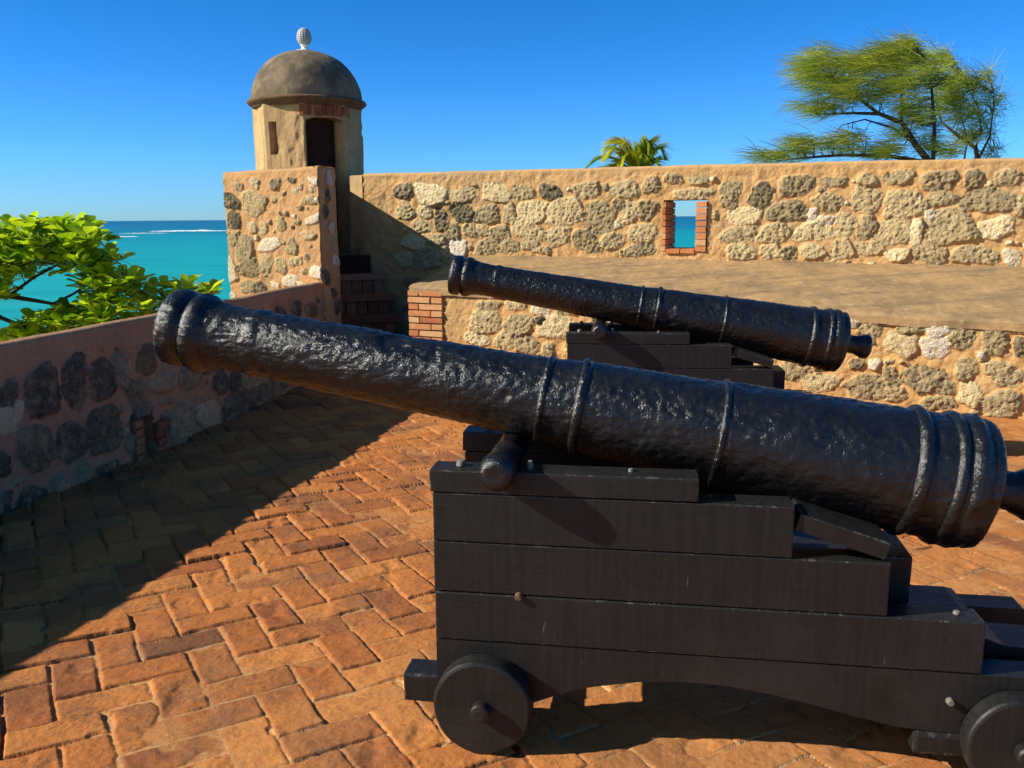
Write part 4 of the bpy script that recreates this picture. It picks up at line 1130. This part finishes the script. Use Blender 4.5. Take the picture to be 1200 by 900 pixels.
# ---- wind-swept casuarinas beyond the high parapet
def casuarina(name_label, basepx, limbs, blobs, dist, seed):
    rr = random.Random(seed)
    P = lambda u, v, dy=0: survey(u, v, dist + dy)
    b = P(*basepx)
    root = empty('casuarina_tree', (b.x, b.y, -2.7))
    tag(root, name_label, 'tree', None)
    tk = Acc(); nodes = []
    V, F = tube([Vector((b.x + .4, b.y, -3.0)), Vector((b.x + .25, b.y, -.5)), b], [.22, .17, .11], 9); tk.add(V, F)
    for li, (pts, r0, r1) in enumerate(limbs):
        q = [P(u, v, rr.uniform(-.25, .25) if i else 0) for i, (u, v) in enumerate(pts)]
        n = len(q); V, F = tube(q, [r0 + (r1 - r0) * i / (n - 1) for i in range(n)], 7); tk.add(V, F)
        for a, c in zip(q[:-1], q[1:]):
            for t in (.25, .5, .75, 1): nodes.append(a.lerp(c, t))
    nd = Acc()
    px = dist / 1040
    for (u, v, ru, rv, drift) in blobs:
        cnt = max(5, int(ru * rv / (19 if dist < 26 else 14)))
        for k in range(cnt):
            a = rr.uniform(0, 2 * math.pi); q = rr.random() ** .6
            c = P(u + ru * q * math.cos(a), v + rv * q * math.sin(a), rr.uniform(-1, 1) * min(1.3, rv * px * 2.2))
            n = min(nodes, key=lambda w_: (w_ - c).length + max(0, c.x - w_.x) * 1.5)
            V, F = tube([n, n.lerp(c, .5) + Vector((0, 0, rr.uniform(0, .12))), c], [.016, .011, .006], 4); tk.add(V, F)
            tint = min(1, max(0, rr.gauss(.5, .3) - .25 * (rv > 0 and (v - 100) / 200)))
            for s in range(rr.randint(26, 38)):
                L = rr.uniform(.30, .75)
                d = Vector((-1.0 * drift + rr.gauss(0, .38), rr.gauss(0, .35), rr.gauss(.06, .30))).normalized()
                st = c + Vector((rr.gauss(0, .14), rr.gauss(0, .14), rr.gauss(0, .09)))
                w_ = rr.uniform(.005, .010)
                sv = d.cross(Vector((rr.uniform(-1, 1), rr.uniform(-1, 1), rr.uniform(-1, 1))))
                if sv.length < .1: continue
                sv = sv.normalized() * w_
                bend = Vector((-.25 * drift, 0, rr.uniform(-.28, .12))) * L
                V = []
                for t in (0, .4, .75, 1.0):
                    p = st + d * (L * t) + bend * (t * t)
                    k2 = 1 - t * .75
                    V += [p - sv * k2, p + sv * k2]
                nd.add(V, [(0, 1, 3, 2), (2, 3, 5, 4), (4, 5, 7, 6)], min(1, max(0, tint + rr.uniform(-.2, .2))))
    under(root, tk.obj('trunk', M['bark'])); under(root, nd.obj('crown', M['needle']))

z4 = lambda l: [((u / 3 + 800), v / 3) for u, v in l]
bl4 = lambda l: [(u / 3 + 800, v / 3, ru / 3, rv / 3, dr) for u, v, ru, rv, dr in l]
casuarina('larger wind-swept feathery tree behind the high parapet, its branches streaming left', (800 + 880 / 3, 195),
          [(z4([(880, 585), (820, 510), (770, 430), (690, 400), (600, 398), (470, 402)]), .10, .02), (z4([(770, 430), (770, 330), (750, 250)]), .05, .012), (z4([(690, 400), (610, 340), (540, 290), (500, 220)]), .05, .012),
           (z4([(880, 575), (720, 548), (560, 545), (430, 555), (330, 565)]), .07, .015), (z4([(880, 575), (885, 450), (875, 310), (850, 200), (800, 150)]), .06, .012), (z4([(820, 510), (740, 450), (640, 420), (560, 440)]), .04, .012)],
          bl4([(500, 205, 70, 40, 1), (470, 250, 55, 40, 1), (560, 290, 100, 50, 1), (630, 215, 90, 40, 1), (740, 205, 95, 55, 1), (820, 170, 60, 32, 1), (850, 260, 90, 70, .9), (480, 375, 60, 26, 1), (650, 340, 70, 26, 1), (840, 370, 60, 50, .9), (470, 508, 90, 28, 1), (400, 542, 70, 20, 1), (600, 500, 80, 32, 1), (300, 548, 40, 16, 1), (700, 540, 60, 22, 1), (880, 515, 50, 26, .8), (760, 525, 45, 24, 1), (560, 380, 50, 16, 1), (730, 300, 60, 40, 1), (880, 440, 35, 50, .7), (780, 470, 40, 25, .9)]), 25.0, 31)
casuarina('smaller sparse feathery tree at the right end of the high parapet, with bare dark stems', (800 + 1040 / 3, 195),
          [(z4([(1040, 585), (1030, 520), (960, 470), (910, 430), (890, 360)]), .08, .015), (z4([(1030, 520), (1050, 460), (1040, 380), (1000, 300)]), .04, .01), (z4([(1040, 560), (1080, 480), (1090, 400), (1095, 330)]), .04, .01), (z4([(990, 560), (1000, 500), (985, 430), (950, 360)]), .03, .01)],
          bl4([(925, 215, 45, 40, .6), (1000, 280, 42, 36, .5), (1055, 320, 34, 42, .3), (950, 370, 60, 45, .7), (1060, 430, 36, 42, .2), (1020, 480, 42, 28, .5), (1085, 540, 26, 16, .3), (1105, 360, 14, 30, .1), (1000, 400, 40, 36, .5), (970, 300, 40, 40, .6), (1075, 270, 16, 14, .2), (960, 530, 40, 20, .7)]), 27.0, 37)

# ---- coconut palm top
def palm():
    rr = random.Random(9)
    D = 21.0
    c = survey(750, 213, D)
    root = empty('palm_tree', (c.x, c.y, -2.7))
    tag(root, 'yellow-green palm top with arching fronds showing just above the high parapet', 'tree')
    tk = Acc(); V, F = tube([Vector((c.x + .5, c.y, -3)), Vector((c.x + .3, c.y, -.5)), Vector((c.x + .05, c.y, c.z - .25)), c], [.17, .13, .11, .08], 10); tk.add(V, F)
    under(root, tk.obj('trunk', M['bark']))
    fr = [(152, 1.75, .62, .25), (135, 1.6, .80, .6), (118, 1.5, 1.0, .95), (108, 1.4, 1.05, 1.0), (96, 1.35, 1.05, .9), (80, 1.35, 1.05, .45), (70, 1.3, .95, .35), (165, 1.8, .42, .1), (158, 1.5, .5, .2), (172, 1.7, .30, .5), (125, 1.3, .8, .9), (112, 1.2, .7, 1.0), (88, 1.25, .9, .6), (62, 1.1, .75, .25), (145, 1.3, .45, .7)]
    for k, (ang, L, rise, tn) in enumerate(fr):
        a = R(ang); dx = math.cos(a); yy = rr.uniform(-.6, .6)
        e = Vector((dx, yy, 0)); 
        if e.length > 0: e.normalize()
        ac = Acc(); pts = []
        for i in range(13):
            t = i / 12
            pts.append(c + e * (L * .86 * t * (.45 + .5 * abs(dx)) * (1 if abs(dx) > .1 else .6)) + Vector((0, 0, L * .76 * (rise * math.sin(t * 2.0) - .38 * t * t))))
        V, F = tube(pts, [.016 * (1 - .8 * i / 12) for i in range(13)], 5); ac.add(V, F, tn)
        for i in range(1, 84):
            t = i / 84; j = min(11, int(t * 12)); f = t * 12 - j
            p = pts[j].lerp(pts[j + 1], f); d = (pts[j + 1] - pts[j]).normalized()
            s0 = d.cross(Vector((0, 0, 1)));
            if s0.length < .05: s0 = Vector((0, 1, 0))
            s0.normalize()
            for sg in (1, -1):
                ln = .42 * math.sin(math.pi * min(1, .18 + t * .85)) ** .7 + .05
                dd = (s0 * sg * .55 + d * 1.1 + Vector((0, 0, -.12 + rr.uniform(-.15, .15)))).normalized()
                wv = d.cross(dd).cross(dd).normalized() * .0125
                V = [p - wv, p + wv, p + dd * ln * .55 + wv * .9 + Vector((0, 0, -.02)), p + dd * ln * .55 - wv * .9 + Vector((0, 0, -.02)), p + dd * ln + Vector((0, 0, -.10 * ln * 2)) + wv * .15, p + dd * ln + Vector((0, 0, -.10 * ln * 2)) - wv * .15]
                ac.add(V, [(0, 1, 2, 3), (3, 2, 4, 5)], min(1, max(0, tn + rr.uniform(-.2, .2))))
        under(root, ac.obj('frond', M['palm']))
palm()
